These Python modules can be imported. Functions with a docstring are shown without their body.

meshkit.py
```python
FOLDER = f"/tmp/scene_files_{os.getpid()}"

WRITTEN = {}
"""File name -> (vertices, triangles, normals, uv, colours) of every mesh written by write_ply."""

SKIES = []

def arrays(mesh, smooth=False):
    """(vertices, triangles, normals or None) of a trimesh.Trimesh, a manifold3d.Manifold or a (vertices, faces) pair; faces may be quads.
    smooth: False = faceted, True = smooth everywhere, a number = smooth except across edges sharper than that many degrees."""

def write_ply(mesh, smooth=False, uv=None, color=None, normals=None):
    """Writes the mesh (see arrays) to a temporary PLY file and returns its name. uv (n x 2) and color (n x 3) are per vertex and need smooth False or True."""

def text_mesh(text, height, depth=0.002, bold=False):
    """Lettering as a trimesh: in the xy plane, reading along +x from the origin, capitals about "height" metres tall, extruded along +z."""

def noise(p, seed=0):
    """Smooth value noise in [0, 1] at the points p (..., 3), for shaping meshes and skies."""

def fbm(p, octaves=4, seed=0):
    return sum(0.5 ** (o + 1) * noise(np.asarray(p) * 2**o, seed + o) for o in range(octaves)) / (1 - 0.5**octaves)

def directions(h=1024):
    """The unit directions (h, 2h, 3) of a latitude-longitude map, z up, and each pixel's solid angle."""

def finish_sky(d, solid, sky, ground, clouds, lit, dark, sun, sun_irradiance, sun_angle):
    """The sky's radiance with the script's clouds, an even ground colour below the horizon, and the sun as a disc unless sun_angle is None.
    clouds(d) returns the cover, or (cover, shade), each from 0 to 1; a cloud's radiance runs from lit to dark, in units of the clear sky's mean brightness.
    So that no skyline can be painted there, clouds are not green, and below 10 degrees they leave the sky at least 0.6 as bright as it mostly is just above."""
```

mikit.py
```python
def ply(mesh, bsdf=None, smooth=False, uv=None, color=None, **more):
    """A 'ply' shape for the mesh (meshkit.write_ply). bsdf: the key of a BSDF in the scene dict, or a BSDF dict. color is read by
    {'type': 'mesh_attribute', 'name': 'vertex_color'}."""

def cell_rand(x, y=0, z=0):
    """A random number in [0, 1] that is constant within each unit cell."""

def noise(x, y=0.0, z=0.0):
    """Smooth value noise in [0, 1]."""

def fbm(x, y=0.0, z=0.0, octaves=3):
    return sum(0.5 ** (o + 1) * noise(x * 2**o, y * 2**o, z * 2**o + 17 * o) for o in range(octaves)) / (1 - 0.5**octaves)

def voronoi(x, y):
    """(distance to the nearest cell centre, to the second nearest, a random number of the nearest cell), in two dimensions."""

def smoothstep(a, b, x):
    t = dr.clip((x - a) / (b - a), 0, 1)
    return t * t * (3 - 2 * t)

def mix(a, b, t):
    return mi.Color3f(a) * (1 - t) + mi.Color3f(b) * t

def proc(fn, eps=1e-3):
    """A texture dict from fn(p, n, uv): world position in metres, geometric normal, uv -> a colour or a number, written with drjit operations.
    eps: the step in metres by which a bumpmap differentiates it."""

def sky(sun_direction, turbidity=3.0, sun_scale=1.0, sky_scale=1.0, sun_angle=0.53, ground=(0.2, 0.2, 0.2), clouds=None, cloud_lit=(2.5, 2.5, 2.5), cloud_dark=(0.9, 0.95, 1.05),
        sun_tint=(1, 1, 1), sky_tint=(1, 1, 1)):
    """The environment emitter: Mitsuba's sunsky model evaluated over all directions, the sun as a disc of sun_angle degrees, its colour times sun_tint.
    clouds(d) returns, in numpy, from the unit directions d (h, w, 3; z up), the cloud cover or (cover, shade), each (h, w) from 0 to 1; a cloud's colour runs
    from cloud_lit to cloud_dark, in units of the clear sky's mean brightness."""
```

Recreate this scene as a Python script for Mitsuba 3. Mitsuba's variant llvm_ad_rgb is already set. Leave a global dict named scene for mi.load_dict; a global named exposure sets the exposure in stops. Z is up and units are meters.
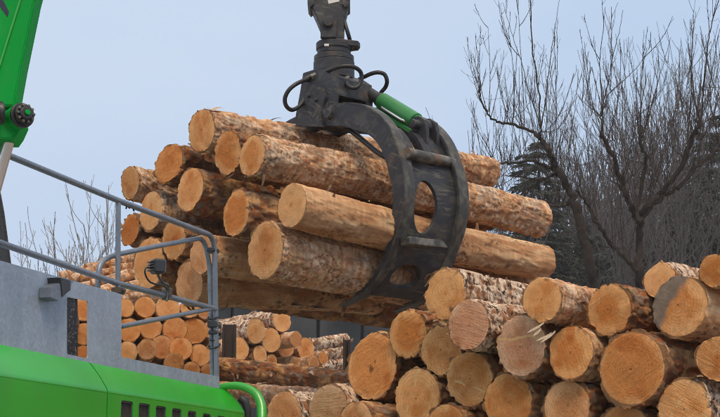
import math, random
import numpy as np, trimesh, manifold3d as m3
import drjit as dr, mitsuba as mi
import mikit, meshkit
from mikit import ply, proc, noise, fbm, smoothstep, mix, cell_rand, voronoi
from shapely.geometry import Polygon, Point
from shapely import affinity

T = mi.ScalarTransform4f
scene, labels = {}, {}

# ------------------------------------------------------------------ camera, sky, exposure
CAM = np.array([0.0, 0.0, 1.7])
FPX, TILT = 1600.0, math.radians(11.4)
FWD = np.array([0, math.cos(TILT), math.sin(TILT)])
UPV = np.array([0, -math.sin(TILT), math.cos(TILT)])
scene['camera'] = {'type': 'perspective', 'fov': math.degrees(2 * math.atan(360 / FPX)), 'fov_axis': 'x',
                   'near_clip': 0.05, 'far_clip': 2000.0,
                   'to_world': T().look_at(origin=CAM.tolist(), target=(CAM + FWD).tolist(), up=[0, 0, 1])}


def overcast(d):
    """A closed cloud deck, brighter overhead, thin and even towards the horizon."""
    el = d[..., 2]
    s = np.clip((el - 0.30) / 0.6, 0, 1)
    wisp = meshkit.fbm(d * [3.0, 3.0, 7.0] + 5.0, 4, 3) - 0.5
    shade = 1.0 - s * s * (3 - 2 * s) + 0.5 * wisp
    shade = shade - .26 * np.clip(.5 - d[..., 0] * 1.6, 0, 1)
    return np.ones(el.shape), np.clip(shade, 0, 1)


scene['sky'] = mikit.sky([0.14, -0.58, 0.80], turbidity=3, sun_scale=0.20, sun_angle=26, sun_tint=(1.0, 0.93, 0.80), clouds=overcast,
                         cloud_lit=(1.42, 1.46, 1.52), cloud_dark=(0.715, 0.945, 1.29), ground=(0.18, 0.165, 0.145))
exposure = 2.84


# ------------------------------------------------------------------ helpers
def unit(v):
    v = np.asarray(v, float)
    return v / np.linalg.norm(v)


def ray(px, py):
    return np.array([1.0, 0, 0]) * (px - 360) / FPX + FWD + UPV * (208.5 - py) / FPX


def P(px, py, Y):
    d = ray(px, py)
    return CAM + d * (Y / d[1])


def on_plane(px, py, q, n):
    d = ray(px, py)
    return CAM + d * (np.dot(np.asarray(q) - CAM, n) / np.dot(d, n))


def m_per_px(p):
    return np.dot(np.asarray(p) - CAM, FWD) / FPX


taken = set()


def numbered(key):
    k, i = key, 0
    while k in taken:
        i += 1
        k = f'{key}_{i:03d}'
    taken.add(k)
    return k


def thing(name, label, cat, group=None):
    k = numbered(name)
    labels[k] = {'label': label, 'category': cat}
    if group:
        labels[k]['group'] = group
    return k


def part(parent, name, mesh, bsdf, smooth=30, label=None, stuff=False, **more):
    k = numbered(parent + '__' + name)
    scene[k] = ply(mesh, bsdf, smooth, **more)
    if label or stuff:
        labels[k] = {}
        if label:
            labels[k]['label'] = label
        if stuff:
            labels[k]['kind'] = 'stuff'
    return k


def single(name, mesh, bsdf, label, cat, smooth=30, group=None):
    k = thing(name, label, cat, group)
    scene[k] = ply(mesh, bsdf, smooth)
    return k


def structure(name, mesh, bsdf, smooth=False):
    k = numbered(name)
    scene[k] = ply(mesh, bsdf, smooth)
    labels[k] = {'kind': 'structure'}


def join(ms):
    return trimesh.util.concatenate(ms)


def man(mesh):
    """manifold -> trimesh"""
    m = mesh.to_mesh()
    return trimesh.Trimesh(np.array(m.vert_properties[:, :3]), np.array(m.tri_verts), process=False)


def frame_mesh(mesh, o, ex, ey, ez):
    v = np.asarray(mesh.vertices)
    return trimesh.Trimesh(np.asarray(o) + v[:, :1] * ex + v[:, 1:2] * ey + v[:, 2:3] * ez, mesh.faces, process=False)


def fix_winding(mesh):
    if mesh.volume < 0:
        mesh = trimesh.Trimesh(mesh.vertices, np.asarray(mesh.faces)[:, ::-1], process=False)
    return mesh


def slab(poly, th, o, ex, ey, en, bevel=0.0):
    """2D polygon (in ex, ey coordinates) extruded by th along en, with bevelled edges."""
    cs = m3.CrossSection([np.asarray(poly.exterior.coords)[:-1]] + [np.asarray(i.coords)[:-1] for i in poly.interiors], m3.FillRule.EvenOdd)
    if bevel > 0:
        a = m3.Manifold.extrude(cs, th - 2 * bevel).translate((0, 0, bevel))
        b = m3.Manifold.extrude(cs.offset(-bevel, m3.JoinType.Miter), th)
        # stepped bevel: hull would lose concavity, so three thin steps
        c = m3.Manifold.extrude(cs.offset(-bevel * 0.4, m3.JoinType.Miter), th - bevel * 0.7).translate((0, 0, bevel * 0.35))
        body = a + b + c
    else:
        body = m3.Manifold.extrude(cs, th)
    return fix_winding(frame_mesh(man(body), o, ex, ey, en))


def tube(pts, rad, sides=10, caps=True):
    p = np.asarray(pts, float)
    n = len(p)
    rad = np.broadcast_to(np.asarray(rad, float), (n,))
    t = np.gradient(p, axis=0)
    t /= np.linalg.norm(t, axis=1, keepdims=True) + 1e-12
    u = np.cross(t[0], [0, 0, 1.0] if abs(t[0][2]) < 0.9 else [1.0, 0, 0])
    us = []
    for i in range(n):
        u = u - t[i] * np.dot(u, t[i])
        u = u / (np.linalg.norm(u) + 1e-12)
        us.append(u)
    us = np.array(us)
    w = np.cross(t, us)
    a = np.arange(sides) * 2 * np.pi / sides
    v = (p[:, None] + rad[:, None, None] * (np.cos(a)[None, :, None] * us[:, None] + np.sin(a)[None, :, None] * w[:, None])).reshape(-1, 3)
    i, j = np.meshgrid(np.arange(n - 1), np.arange(sides), indexing='ij')
    j2 = (j + 1) % sides
    q = np.stack([i * sides + j, i * sides + j2, (i + 1) * sides + j2, (i + 1) * sides + j], -1).reshape(-1, 4)
    f = np.vstack([q[:, [0, 1, 2]], q[:, [0, 2, 3]]])
    if caps:
        c0, c1 = len(v), len(v) + 1
        v = np.vstack([v, p[:1], p[-1:]])
        k = np.arange(sides)
        f = np.vstack([f, np.stack([k * 0 + c0, (k + 1) % sides, k], 1),
                       np.stack([k * 0 + c1, (n - 1) * sides + k, (n - 1) * sides + (k + 1) % sides], 1)])
    return trimesh.Trimesh(v, f, process=False)


def catmull(pts, n=6):
    p = np.asarray(pts, float)
    p = np.vstack([2 * p[0] - p[1], p, 2 * p[-1] - p[-2]])
    out = []
    for i in range(1, len(p) - 2):
        for t in np.arange(n) / n:
            out.append(0.5 * ((2 * p[i]) + (-p[i - 1] + p[i + 1]) * t + (2 * p[i - 1] - 5 * p[i] + 4 * p[i + 1] - p[i + 2]) * t * t
                              + (-p[i - 1] + 3 * p[i] - 3 * p[i + 1] + p[i + 2]) * t ** 3))
    out.append(p[-2])
    return np.array(out)


def rod(p0, p1, r, sides=20, ch=0.0):
    p0, p1 = np.asarray(p0, float), np.asarray(p1, float)
    d = unit(p1 - p0)
    if ch:
        return tube([p0, p0 + d * ch * .02, p0 + d * ch, p1 - d * ch, p1 - d * ch * .02, p1], [r - ch, r - ch, r, r, r - ch, r - ch], sides)
    return tube([p0, p1], r, sides)


def obox(c, ex, ey, ez, hx, hy, hz, ch=0.004):
    """oriented box, centre c, half sizes, chamfered"""
    pts = []
    for sx in (-1, 1):
        for sy in (-1, 1):
            for sz in (-1, 1):
                pts += [(sx * (hx - ch), sy * (hy - ch), sz * hz), (sx * (hx - ch), sy * hy, sz * (hz - ch)), (sx * hx, sy * (hy - ch), sz * (hz - ch))]
    m = man(m3.Manifold.hull_points(np.array(pts)))
    return fix_winding(frame_mesh(m, c, np.asarray(ex), np.asarray(ey), np.asarray(ez)))


# ------------------------------------------------------------------ materials
def rot_noise(u, v, seed_u):
    return noise(u, v, seed_u)


def two(b):
    return {'type': 'twosided', 'b': b}


def face_split(uv):
    kx, ky = dr.floor((uv.x + 5) / 10), dr.floor((uv.y + 5) / 10)
    return uv.x - 10 * kx, uv.y - 10 * ky, kx, ky


def face_height(p, n, uv):
    x, y, kx, ky = face_split(uv)
    ang = cell_rand(ky, 3, kx) * 3.14
    c, s = dr.cos(ang), dr.sin(ang)
    a, b = x * c + y * s, -x * s + y * c
    saw = noise(a * 2.2, b * 34 + 2.0 * noise(a * 3, b * 3, ky), ky)
    return 0.6 * saw + 0.7 * fbm(x * 24, y * 24, ky, 2)


def face_color(p, n, uv):
    x, y, kx, ky = face_split(uv)
    # tens of the tone number: 1 = a pale torn streak across the face, 2 = a dark knot beside the pith
    mark = dr.floor(kx / 10)
    kx = kx - 10 * mark
    ox, oy = (cell_rand(ky, 1) - .5) * .22, (cell_rand(ky, 2) - .5) * .22
    dx, dy = x - ox * .6, y - oy * .6
    wob = (noise(x * 2.3, y * 2.3, ky * 3.1) - .5) * .22
    r = dr.sqrt(dx * dx + dy * dy) + wob * .5
    rim = dr.sqrt(x * x + y * y)
    tone = kx / 9.0
    P_ = ((.58, .245, .082), (.66, .325, .130), (.69, .362, .158), (.74, .405, .185), (.66, .355, .175), (.62, .385, .235), (.66, .395, .250))
    H_ = ((.45, .140, .032), (.51, .178, .046), (.55, .215, .066), (.63, .290, .105), (.51, .218, .085), (.52, .290, .140), (.54, .250, .138))
    pale, heart = mi.Color3f(P_[0]), mi.Color3f(H_[0])
    for i in range(1, 7):
        pale = dr.select(kx > i - .5, mi.Color3f(P_[i]), pale)
        heart = dr.select(kx > i - .5, mi.Color3f(H_[i]), heart)
    lum = .86 + .22 * cell_rand(ky, 5)
    pale, heart = pale * lum, heart * lum
    hr = .58 + .40 * cell_rand(ky, 7)
    h = 1 - smoothstep(hr - .30, hr + .16, r + (fbm(x * 3, y * 3, ky) - .5) * .35)
    h = h * (.35 + .65 * cell_rand(ky, 8))
    c = mix(pale, heart, dr.clip(h + .55 * smoothstep(.42, .75, fbm(x * 1.9, y * 1.9, ky + 9)), 0, 1))
    ring = dr.sin((r + .03 * noise(x * 5, y * 5, ky)) * (48 + 36 * cell_rand(ky, 9)) + 4 * noise(r * 9, ky, 1))
    c = c * (1 - .12 * smoothstep(.0, 1., ring) * (.4 + noise(x * 3, y * 3, ky)))
    ang = cell_rand(ky, 3, kx) * 3.14
    ca, sa = dr.cos(ang), dr.sin(ang)
    a, b = x * ca + y * sa, -x * sa + y * ca
    saw = noise(a * 1.6, b * 42 + 2.0 * noise(a * 3, b * 3, ky), ky)
    c = c * (.93 + .14 * saw)
    speck = fbm(x * 30, y * 30, ky, 2)
    c = c * (.90 + .20 * fbm(x * 14, y * 14, ky + 3, 2)) * (1 - .26 * smoothstep(.60, .80, speck) * (.3 + .7 * cell_rand(ky, 12)))
    blot = smoothstep(.55, .75, fbm(x * 1.5 + 3, y * 1.5, ky * 2.3))
    c = mix(c, c * mi.Color3f(.80, .62, .48), blot * .75)
    # light torn stripe across a part of the faces (felling hinge)
    st = dr.abs(b - .25 + .1 * (noise(a * 3, ky) - .5))
    c = mix(c, (.62, .40, .19), (1 - smoothstep(.02, .06, st)) * smoothstep(.5, .6, mark) * (1 - smoothstep(1.4, 1.6, mark)) * smoothstep(.3, .5, noise(a * 4, ky, 4)) * .8)
    # radial drying checks
    th = dr.atan2(dy, dx) * 2.2
    chk = dr.abs(noise(th * 2, ky, 2) - .5) + .035 * rim
    c = c * (1 - .4 * (1 - smoothstep(.006, .022, chk)) * (1 - smoothstep(.3, .75, r)) * smoothstep(.40, .5, cell_rand(ky, 13)))
    pith = 1 - smoothstep(.015, .05, dr.sqrt(dx * dx + dy * dy))
    c = c * (1 - .55 * pith)
    kn = dr.sqrt(dr.square(x + .02) + dr.square((y + .10) * .8)) + .05 * noise(x * 14, y * 14, 2)
    kn2 = dr.sqrt(dr.square(x - .12) + dr.square(y - .12)) + .04 * noise(x * 14, y * 14, 5)
    knot = dr.maximum(1 - smoothstep(.06, .14, kn), .7 * (1 - smoothstep(.04, .11, kn2)))
    c = mix(c, (.13, .055, .02), knot * smoothstep(1.5, 1.6, mark) * .85)
    edge = smoothstep(.955, .985, rim + .02 * (noise(x * 9, y * 9, ky) - .5))
    c = mix(c, (.16, .085, .045), edge * .85)
    return c


def face_stained(p, n, uv):
    x, y, kx, ky = face_split(uv)
    c = face_color(p, n, uv)
    m = smoothstep(.0, .22, y * .62 - x * .8 - .12 + .35 * (fbm(x * 3, y * 3, 4) - .5))
    grey = mix((.13, .105, .085), (.19, .16, .135), fbm(x * 6, y * 6, 2))
    return mix(c, grey, m * .92)


scene['cut_wood'] = two({'type': 'bumpmap', 'arbitrary': proc(face_height, eps=2e-3), 'scale': 0.0035,
                         'b': {'type': 'principled', 'base_color': proc(face_color), 'roughness': .9, 'specular': .12}})
scene['cut_wood_stained'] = two({'type': 'bumpmap', 'arbitrary': proc(face_height, eps=2e-3), 'scale': 0.0035,
                                 'b': {'type': 'principled', 'base_color': proc(face_stained), 'roughness': .9, 'specular': .12}})


# bark: uv in metres (u round the log, v along it), u shifted by 10 m per seed
def patches(uv, fu, fv, sharp=.06, level=.5, oct=3):
    s = fbm(uv.x * fu, uv.y * fv, 3.3, oct)
    return smoothstep(level - sharp, level + sharp, s)


def bands(uv):
    """marks of the harvester's feed rollers and knives, round the log"""
    k = dr.floor(uv.x / 10)
    wav = uv.y + .012 * noise(uv.x * 22, uv.y * 9, k)
    return noise(uv.x * 8, wav * 62, k)


def peeled_height(p, n, uv):
    return patches(uv, 14, 15, .08, .52, 5) + .5 * patches(uv, 52, 60, .09, .55) + .4 * bands(uv) + .2 * noise(uv.x * 160, uv.y * 22)


def peeled_color(p, n, uv):
    """harvester-peeled spruce: pinkish inner wood, rusty phloem, dark bark crumbs"""
    k = dr.floor(uv.x / 10)
    wood = mix((.62, .415, .255), (.50, .285, .145), fbm(uv.x * 8, uv.y * 7, 1))
    wood = mix(wood, (.66, .53, .40), smoothstep(.44, .66, fbm(uv.x * 9 + 3, uv.y * 8, 7)) * .6)
    wood = wood * (.72 + .52 * bands(uv)) * (.86 + .28 * noise(uv.x * 120, uv.y * 60))
    rust = mix((.25, .062, .022), (.40, .165, .068), noise(uv.x * 40, uv.y * 36, 4))
    m1 = patches(uv, 30, 34, .11, .515 + .08 * (cell_rand(k, 2) - .5), 5)
    c = mix(wood, rust * (.8 + .5 * bands(uv)), m1 * .66)
    m2 = patches(uv, 72, 58, .10, .545, 4) * smoothstep(.34, .62, fbm(uv.x * 7, uv.y * 5, 19 + k))
    c = mix(c, mix((.075, .036, .022), (.14, .075, .045), noise(uv.x * 90, uv.y * 90)), m2 * .66)
    m3_ = smoothstep(.58, .68, fbm(uv.x * 6 + 30, uv.y * 4, 9)) * patches(uv, 50, 40, .16, .47, 3)
    return mix(c, mix((.22, .18, .14), (.12, .095, .075), noise(uv.x * 70, uv.y * 50)), m3_ * .5)


def flaky_height(p, n, uv):
    m = patches(uv, 26, 19, .05, .47) + .8 * patches(uv, 12, 8, .05, .5)
    return m + .5 * noise(uv.x * 70, uv.y * 65)


def flaky_color(p, n, uv):
    """spruce with most of its scaly bark on"""
    bark = mix((.20, .105, .060), (.095, .058, .039), fbm(uv.x * 22, uv.y * 18, 1))
    bark = mix(bark, (.27, .22, .17), smoothstep(.48, .66, fbm(uv.x * 17, uv.y * 13, 5)) * .7)
    rust = mix((.31, .105, .035), (.22, .072, .026), noise(uv.x * 34, uv.y * 28, 2))
    c = mix(rust, bark, patches(uv, 32, 25, .12, .47, 5))
    wood = mix((.50, .31, .155), (.42, .21, .085), noise(uv.x * 60, uv.y * 20)) * (.7 + .55 * bands(uv))
    return mix(wood, c, patches(uv, 17, 13, .12, .43, 5))


def smooth_height(p, n, uv):
    return .8 * patches(uv, 42, 46, .08, .60) + .3 * noise(uv.x * 130, uv.y * 9) + .4 * bands(uv) + .5 * patches(uv, 9, 4, .12, .55)


def smooth_color(p, n, uv):
    """clean-peeled log: orange tan wood with scattered dark crumbs and brown smears"""
    k = dr.floor(uv.x / 10)
    wood = mix((.58, .365, .210), (.46, .245, .115), fbm(uv.x * 7, uv.y * 3.4, 1))
    wood = mix(wood, (.58, .42, .26), smoothstep(.45, .68, fbm(uv.x * 22, uv.y * 4, 8)) * .55)
    wood = wood * (.74 + .26 * noise(uv.x * 150, uv.y * 7) + .28 * bands(uv))
    c = mix(wood, mix((.27, .100, .038), (.36, .17, .075), noise(uv.x * 60, uv.y * 40)), patches(uv, 18, 5, .14, .53, 5) * .65)
    m2 = patches(uv, 38, 36, .09, .565, 4) * smoothstep(.38, .60, fbm(uv.x * 5, uv.y * 3, 12 + k))
    return mix(c, mix((.085, .042, .026), (.17, .09, .05), noise(uv.x * 80, uv.y * 80)), m2 * .88)


def shred_height(p, n, uv):
    return patches(uv, 26, 44, .07, .5) + .6 * patches(uv, 60, 80, .1, .5)


def shred_color(p, n, uv):
    """white inner bark hanging in torn bands across the log"""
    w = mix((.66, .56, .45), (.50, .36, .25), noise(uv.x * 30, uv.y * 75))
    r = mix((.34, .15, .07), (.19, .09, .05), noise(uv.x * 24, uv.y * 30, 3))
    c = mix(w * (.8 + .4 * noise(uv.x * 90, uv.y * 110)), r, patches(uv, 22, 34, .11, .53, 4))
    return mix(c, (.08, .05, .038), patches(uv, 36, 54, .07, .60))


for nm, h, c, sc in (('bark_peeled', peeled_height, peeled_color, .004), ('bark_flaky', flaky_height, flaky_color, .0045),
                     ('bark_smooth', smooth_height, smooth_color, .0022), ('bark_shredded', shred_height, shred_color, .004)):
    scene[nm] = two({'type': 'bumpmap', 'arbitrary': proc(h, eps=2e-3), 'scale': sc, 'b': {'type': 'principled', 'base_color': proc(c), 'roughness': .88, 'specular': .15}})


def flake_color(p, n, uv):
    return mix((.20, .10, .055), (.46, .33, .22), smoothstep(.45, .75, noise(p.x * 23, p.y * 23, p.z * 23)))


scene['bark_flake'] = two({'type': 'principled', 'base_color': proc(flake_color), 'roughness': .85})


def steel_color(p, n, uv):
    g = fbm(p.x * 6, p.y * 6, p.z * 6)
    c = mix((.019, .021, .028), (.036, .038, .047), g)
    dirt = smoothstep(.50, .72, fbm(p.x * 13 + 4, p.y * 13, p.z * 13))
    c = mix(c, (.105, .100, .085), dirt * .35)
    # rub marks left by logs: short fine strokes in a few directions
    gate = smoothstep(.46, .60, fbm(p.x * 4.1, p.y * 4.1, p.z * 4.1 + 8))
    w = .02 * noise(p.x * 9, p.y * 9, p.z * 9)
    q1 = noise((p.x - p.y) * 40 + p.z * 110 + w * 200, (p.z - p.x) * 9, 3)
    q2 = noise((p.x - p.y) * 60 - p.z * 90 + w * 200, (p.z + p.x) * 11, 5)
    s = smoothstep(.74, .90, q1) + smoothstep(.78, .92, q2)
    c = mix(c, (.25, .225, .14), dr.clip(s, 0, 1) * gate * .26)
    return mix(c, (.14, .075, .04), smoothstep(.66, .78, fbm(p.x * 9, p.y * 9 + 3, p.z * 9)) * .3)


def steel_rough(p, n, uv):
    return .42 + .3 * fbm(p.x * 14, p.y * 14, p.z * 14)


def steel_bump(p, n, uv):
    return fbm(p.x * 30, p.y * 30, p.z * 30)


scene['grapple_steel'] = two({'type': 'bumpmap', 'arbitrary': proc(steel_bump, eps=3e-3), 'scale': .003,
                              'b': {'type': 'principled', 'base_color': proc(steel_color), 'roughness': proc(steel_rough), 'specular': .45}})


def rim_color(p, n, uv):
    g = fbm(p.x * 22, p.y * 22, p.z * 14)
    c = mix((.044, .044, .045), (.098, .094, .082), smoothstep(.40, .70, g))
    return mix(c, (.17, .115, .05), smoothstep(.58, .7, fbm(p.x * 30 + 9, p.y * 30, p.z * 8)) * .25)


def worn_color(p, n, uv):
    g = fbm(p.x * 16, p.y * 16, p.z * 16)
    return mix(mix((.06, .056, .05), (.19, .175, .15), smoothstep(.35, .7, g)), (.16, .085, .045), smoothstep(.55, .7, fbm(p.x * 8 + 9, p.y * 8, p.z * 8)) * .7)


scene['claw_rim'] = two({'type': 'principled', 'base_color': proc(rim_color), 'roughness': .55, 'specular': .45})
scene['worn_steel'] = two({'type': 'principled', 'base_color': proc(worn_color), 'roughness': .5, 'metallic': .25})
scene['black_rubber'] = two({'type': 'principled', 'base_color': {'type': 'rgb', 'value': (.016, .016, .018)}, 'roughness': .42})
scene['black_paint'] = two({'type': 'principled', 'base_color': {'type': 'rgb', 'value': (.022, .023, .026)}, 'roughness': .4, 'clearcoat': .3})
scene['chrome'] = two({'type': 'principled', 'base_color': {'type': 'rgb', 'value': (.78, .78, .80)}, 'roughness': .22, 'metallic': .85})
scene['sticker_white'] = two({'type': 'principled', 'base_color': {'type': 'rgb', 'value': (.62, .62, .60)}, 'roughness': .5})


def green_paint(a, b):
    def fn(p, n, uv):
        g = fbm(p.x * 3, p.y * 3, p.z * 3)
        c = mix(a, b, g)
        dust = smoothstep(.45, .75, fbm(p.x * 17, p.y * 17, p.z * 5)) * .055
        c = mix(c, (.22, .22, .17), dust)
        return c * (.90 + .2 * noise(p.x * 5, p.y * 5, p.z * 2))
    return fn


scene['machine_green'] = two({'type': 'principled', 'base_color': proc(green_paint((.008, .30, .010), (.010, .33, .013))), 'roughness': .34, 'specular': .9, 'clearcoat': 1.0, 'clearcoat_gloss': .85})
scene['boom_green'] = two({'type': 'principled', 'base_color': proc(green_paint((.001, .29, .040), (.001, .315, .045))), 'roughness': .6, 'specular': .12})
scene['cylinder_green'] = two({'type': 'principled', 'base_color': proc(green_paint((.014, .20, .040), (.024, .16, .04))), 'roughness': .4, 'clearcoat': .4})


def galv_color(p, n, uv):
    k = cell_rand(dr.floor((p.y * .94 + p.x * .34) * 70 + 2 * noise(p.y * 40, p.z * 40)), dr.floor(p.z * 70 + 2 * noise(p.y * 40 + 7, p.z * 40)))
    g = fbm(p.x * 4, p.y * 4, p.z * 4)
    streak = noise((p.y + p.x) * 18, p.z * 1.6, 3)
    c = mix((.275, .335, .42), (.375, .44, .53), g) * (.90 + .20 * k)
    return c * (.90 + .18 * streak)


def galv_rough(p, n, uv):
    return .48 + .2 * fbm(p.x * 30, p.y * 30, p.z * 30)


scene['galvanised'] = two({'type': 'principled', 'base_color': proc(galv_color), 'roughness': proc(galv_rough), 'metallic': .35, 'specular': .5})


def tube_color(p, n, uv):
    g = fbm(p.x * 11, p.y * 11, p.z * 11)
    return mix((.165, .195, .235), (.25, .285, .33), g) * (.9 + .2 * noise(p.x * 60, p.y * 60, p.z * 60))


scene['galvanised_tube'] = two({'type': 'principled', 'base_color': proc(tube_color), 'roughness': .42, 'metallic': .55})


def mesh_strip_color(p, n, uv):
    s = noise(p.y * 160, p.z * 160, p.x * 160)
    return mix((.006, .006, .008), (.20, .20, .21), smoothstep(.68, .8, s))


scene['perforated_black'] = two({'type': 'principled', 'base_color': proc(mesh_strip_color), 'roughness': .5})


def stake_color(p, n, uv):
    return mix((.014, .010, .009), (.040, .023, .017), fbm(p.x * 9, p.y * 9, p.z * 9))


scene['stake_steel'] = two({'type': 'principled', 'base_color': proc(stake_color), 'roughness': .6})


def treebark_color(p, n, uv):
    return mix((.018, .013, .011), (.052, .040, .034), fbm(p.x * 8, p.y * 8, p.z * 5))


scene['tree_bark'] = two({'type': 'principled', 'base_color': proc(treebark_color), 'roughness': .9, 'specular': .1})
scene['twig_bark'] = two({'type': 'principled', 'base_color': {'type': 'rgb', 'value': (.036, .026, .023)}, 'roughness': .9, 'specular': .1})
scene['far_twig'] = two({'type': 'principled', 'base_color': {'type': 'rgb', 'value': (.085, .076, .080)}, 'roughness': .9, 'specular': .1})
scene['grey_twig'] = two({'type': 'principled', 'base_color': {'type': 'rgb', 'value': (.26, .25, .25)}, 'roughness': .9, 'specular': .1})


def needle_color(p, n, uv):
    return mix((.038, .048, .044), (.070, .081, .076), noise(p.x * 1.7, p.y * 1.7, p.z * 1.7))


scene['needles'] = two({'type': 'principled', 'base_color': proc(needle_color), 'roughness': .9, 'specular': .1})


def gravel_color(p, n, uv):
    return mix((.14, .122, .10), (.24, .21, .175), fbm(p.x * 1.3, p.y * 1.3, 0)) * (.8 + .4 * noise(p.x * 30, p.y * 30))


scene['gravel'] = two({'type': 'principled', 'base_color': proc(gravel_color), 'roughness': .95})


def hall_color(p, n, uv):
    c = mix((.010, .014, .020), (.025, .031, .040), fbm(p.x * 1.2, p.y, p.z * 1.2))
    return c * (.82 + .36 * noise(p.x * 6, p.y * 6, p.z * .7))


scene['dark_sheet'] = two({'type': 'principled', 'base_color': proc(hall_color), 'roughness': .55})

# ------------------------------------------------------------------ ground
g = trimesh.creation.box((1300, 900, .5))
g.apply_translation((0, 400, -.25))
structure('ground', g, 'gravel')

# ------------------------------------------------------------------ dark sheet-clad hall behind the stacks
hall = thing('storage_hall', 'low dark slate-grey hall clad in upright sheets behind the stacks, under the lifted logs', 'building')
HY = 27.0
xl, xr = P(196, 320, HY)[0], P(452, 320, HY)[0]
htop = P(300, 283, HY)[2]
edges = [P(x, 320, HY)[0] for x in (196, 232, 275, 318, 362, 407, 452)]
rs = np.random.RandomState(5)
for i in range(6):
    w, gap = edges[i + 1] - edges[i], .025
    nx, nz = 22, 26
    X, Z = np.meshgrid(np.linspace(edges[i] + gap / 2, edges[i + 1] - gap / 2, nx), np.linspace(0, htop, nz), indexing='ij')
    yy = HY + .14 * (meshkit.fbm(np.stack([X * 1.3, X * 0 + i * 7, Z * .9], -1), 3, 4) - .5) * 2
    v = np.vstack([np.stack([X, yy, Z], -1).reshape(-1, 3), np.stack([X, X * 0 + HY + .12, Z], -1).reshape(-1, 3)])
    a, b = np.meshgrid(np.arange(nx - 1), np.arange(nz - 1), indexing='ij')
    q = np.stack([a * nz + b, (a + 1) * nz + b, (a + 1) * nz + b + 1, a * nz + b + 1], -1).reshape(-1, 4)
    off = nx * nz
    loop = [k * nz for k in range(nx)] + [(nx - 1) * nz + k for k in range(1, nz)] + [k * nz + nz - 1 for k in range(nx - 2, -1, -1)] + [k for k in range(nz - 2, 0, -1)]
    side = np.array([[loop[(k + 1) % len(loop)], loop[k], loop[k] + off, loop[(k + 1) % len(loop)] + off] for k in range(len(loop))])
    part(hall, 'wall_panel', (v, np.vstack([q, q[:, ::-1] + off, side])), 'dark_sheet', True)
rb = trimesh.creation.box((xr - xl, 6.0, htop - .02))
rb.apply_translation(((xl + xr) / 2, HY + 3.13, htop / 2 - .01))
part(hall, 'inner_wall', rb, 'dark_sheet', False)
rf = trimesh.creation.box((xr - xl + .5, 6.6, .16))
rf.apply_translation(((xl + xr) / 2, HY + 3.05, htop + .083))
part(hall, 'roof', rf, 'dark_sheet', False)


# ------------------------------------------------------------------ logs
log_no = 0


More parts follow.
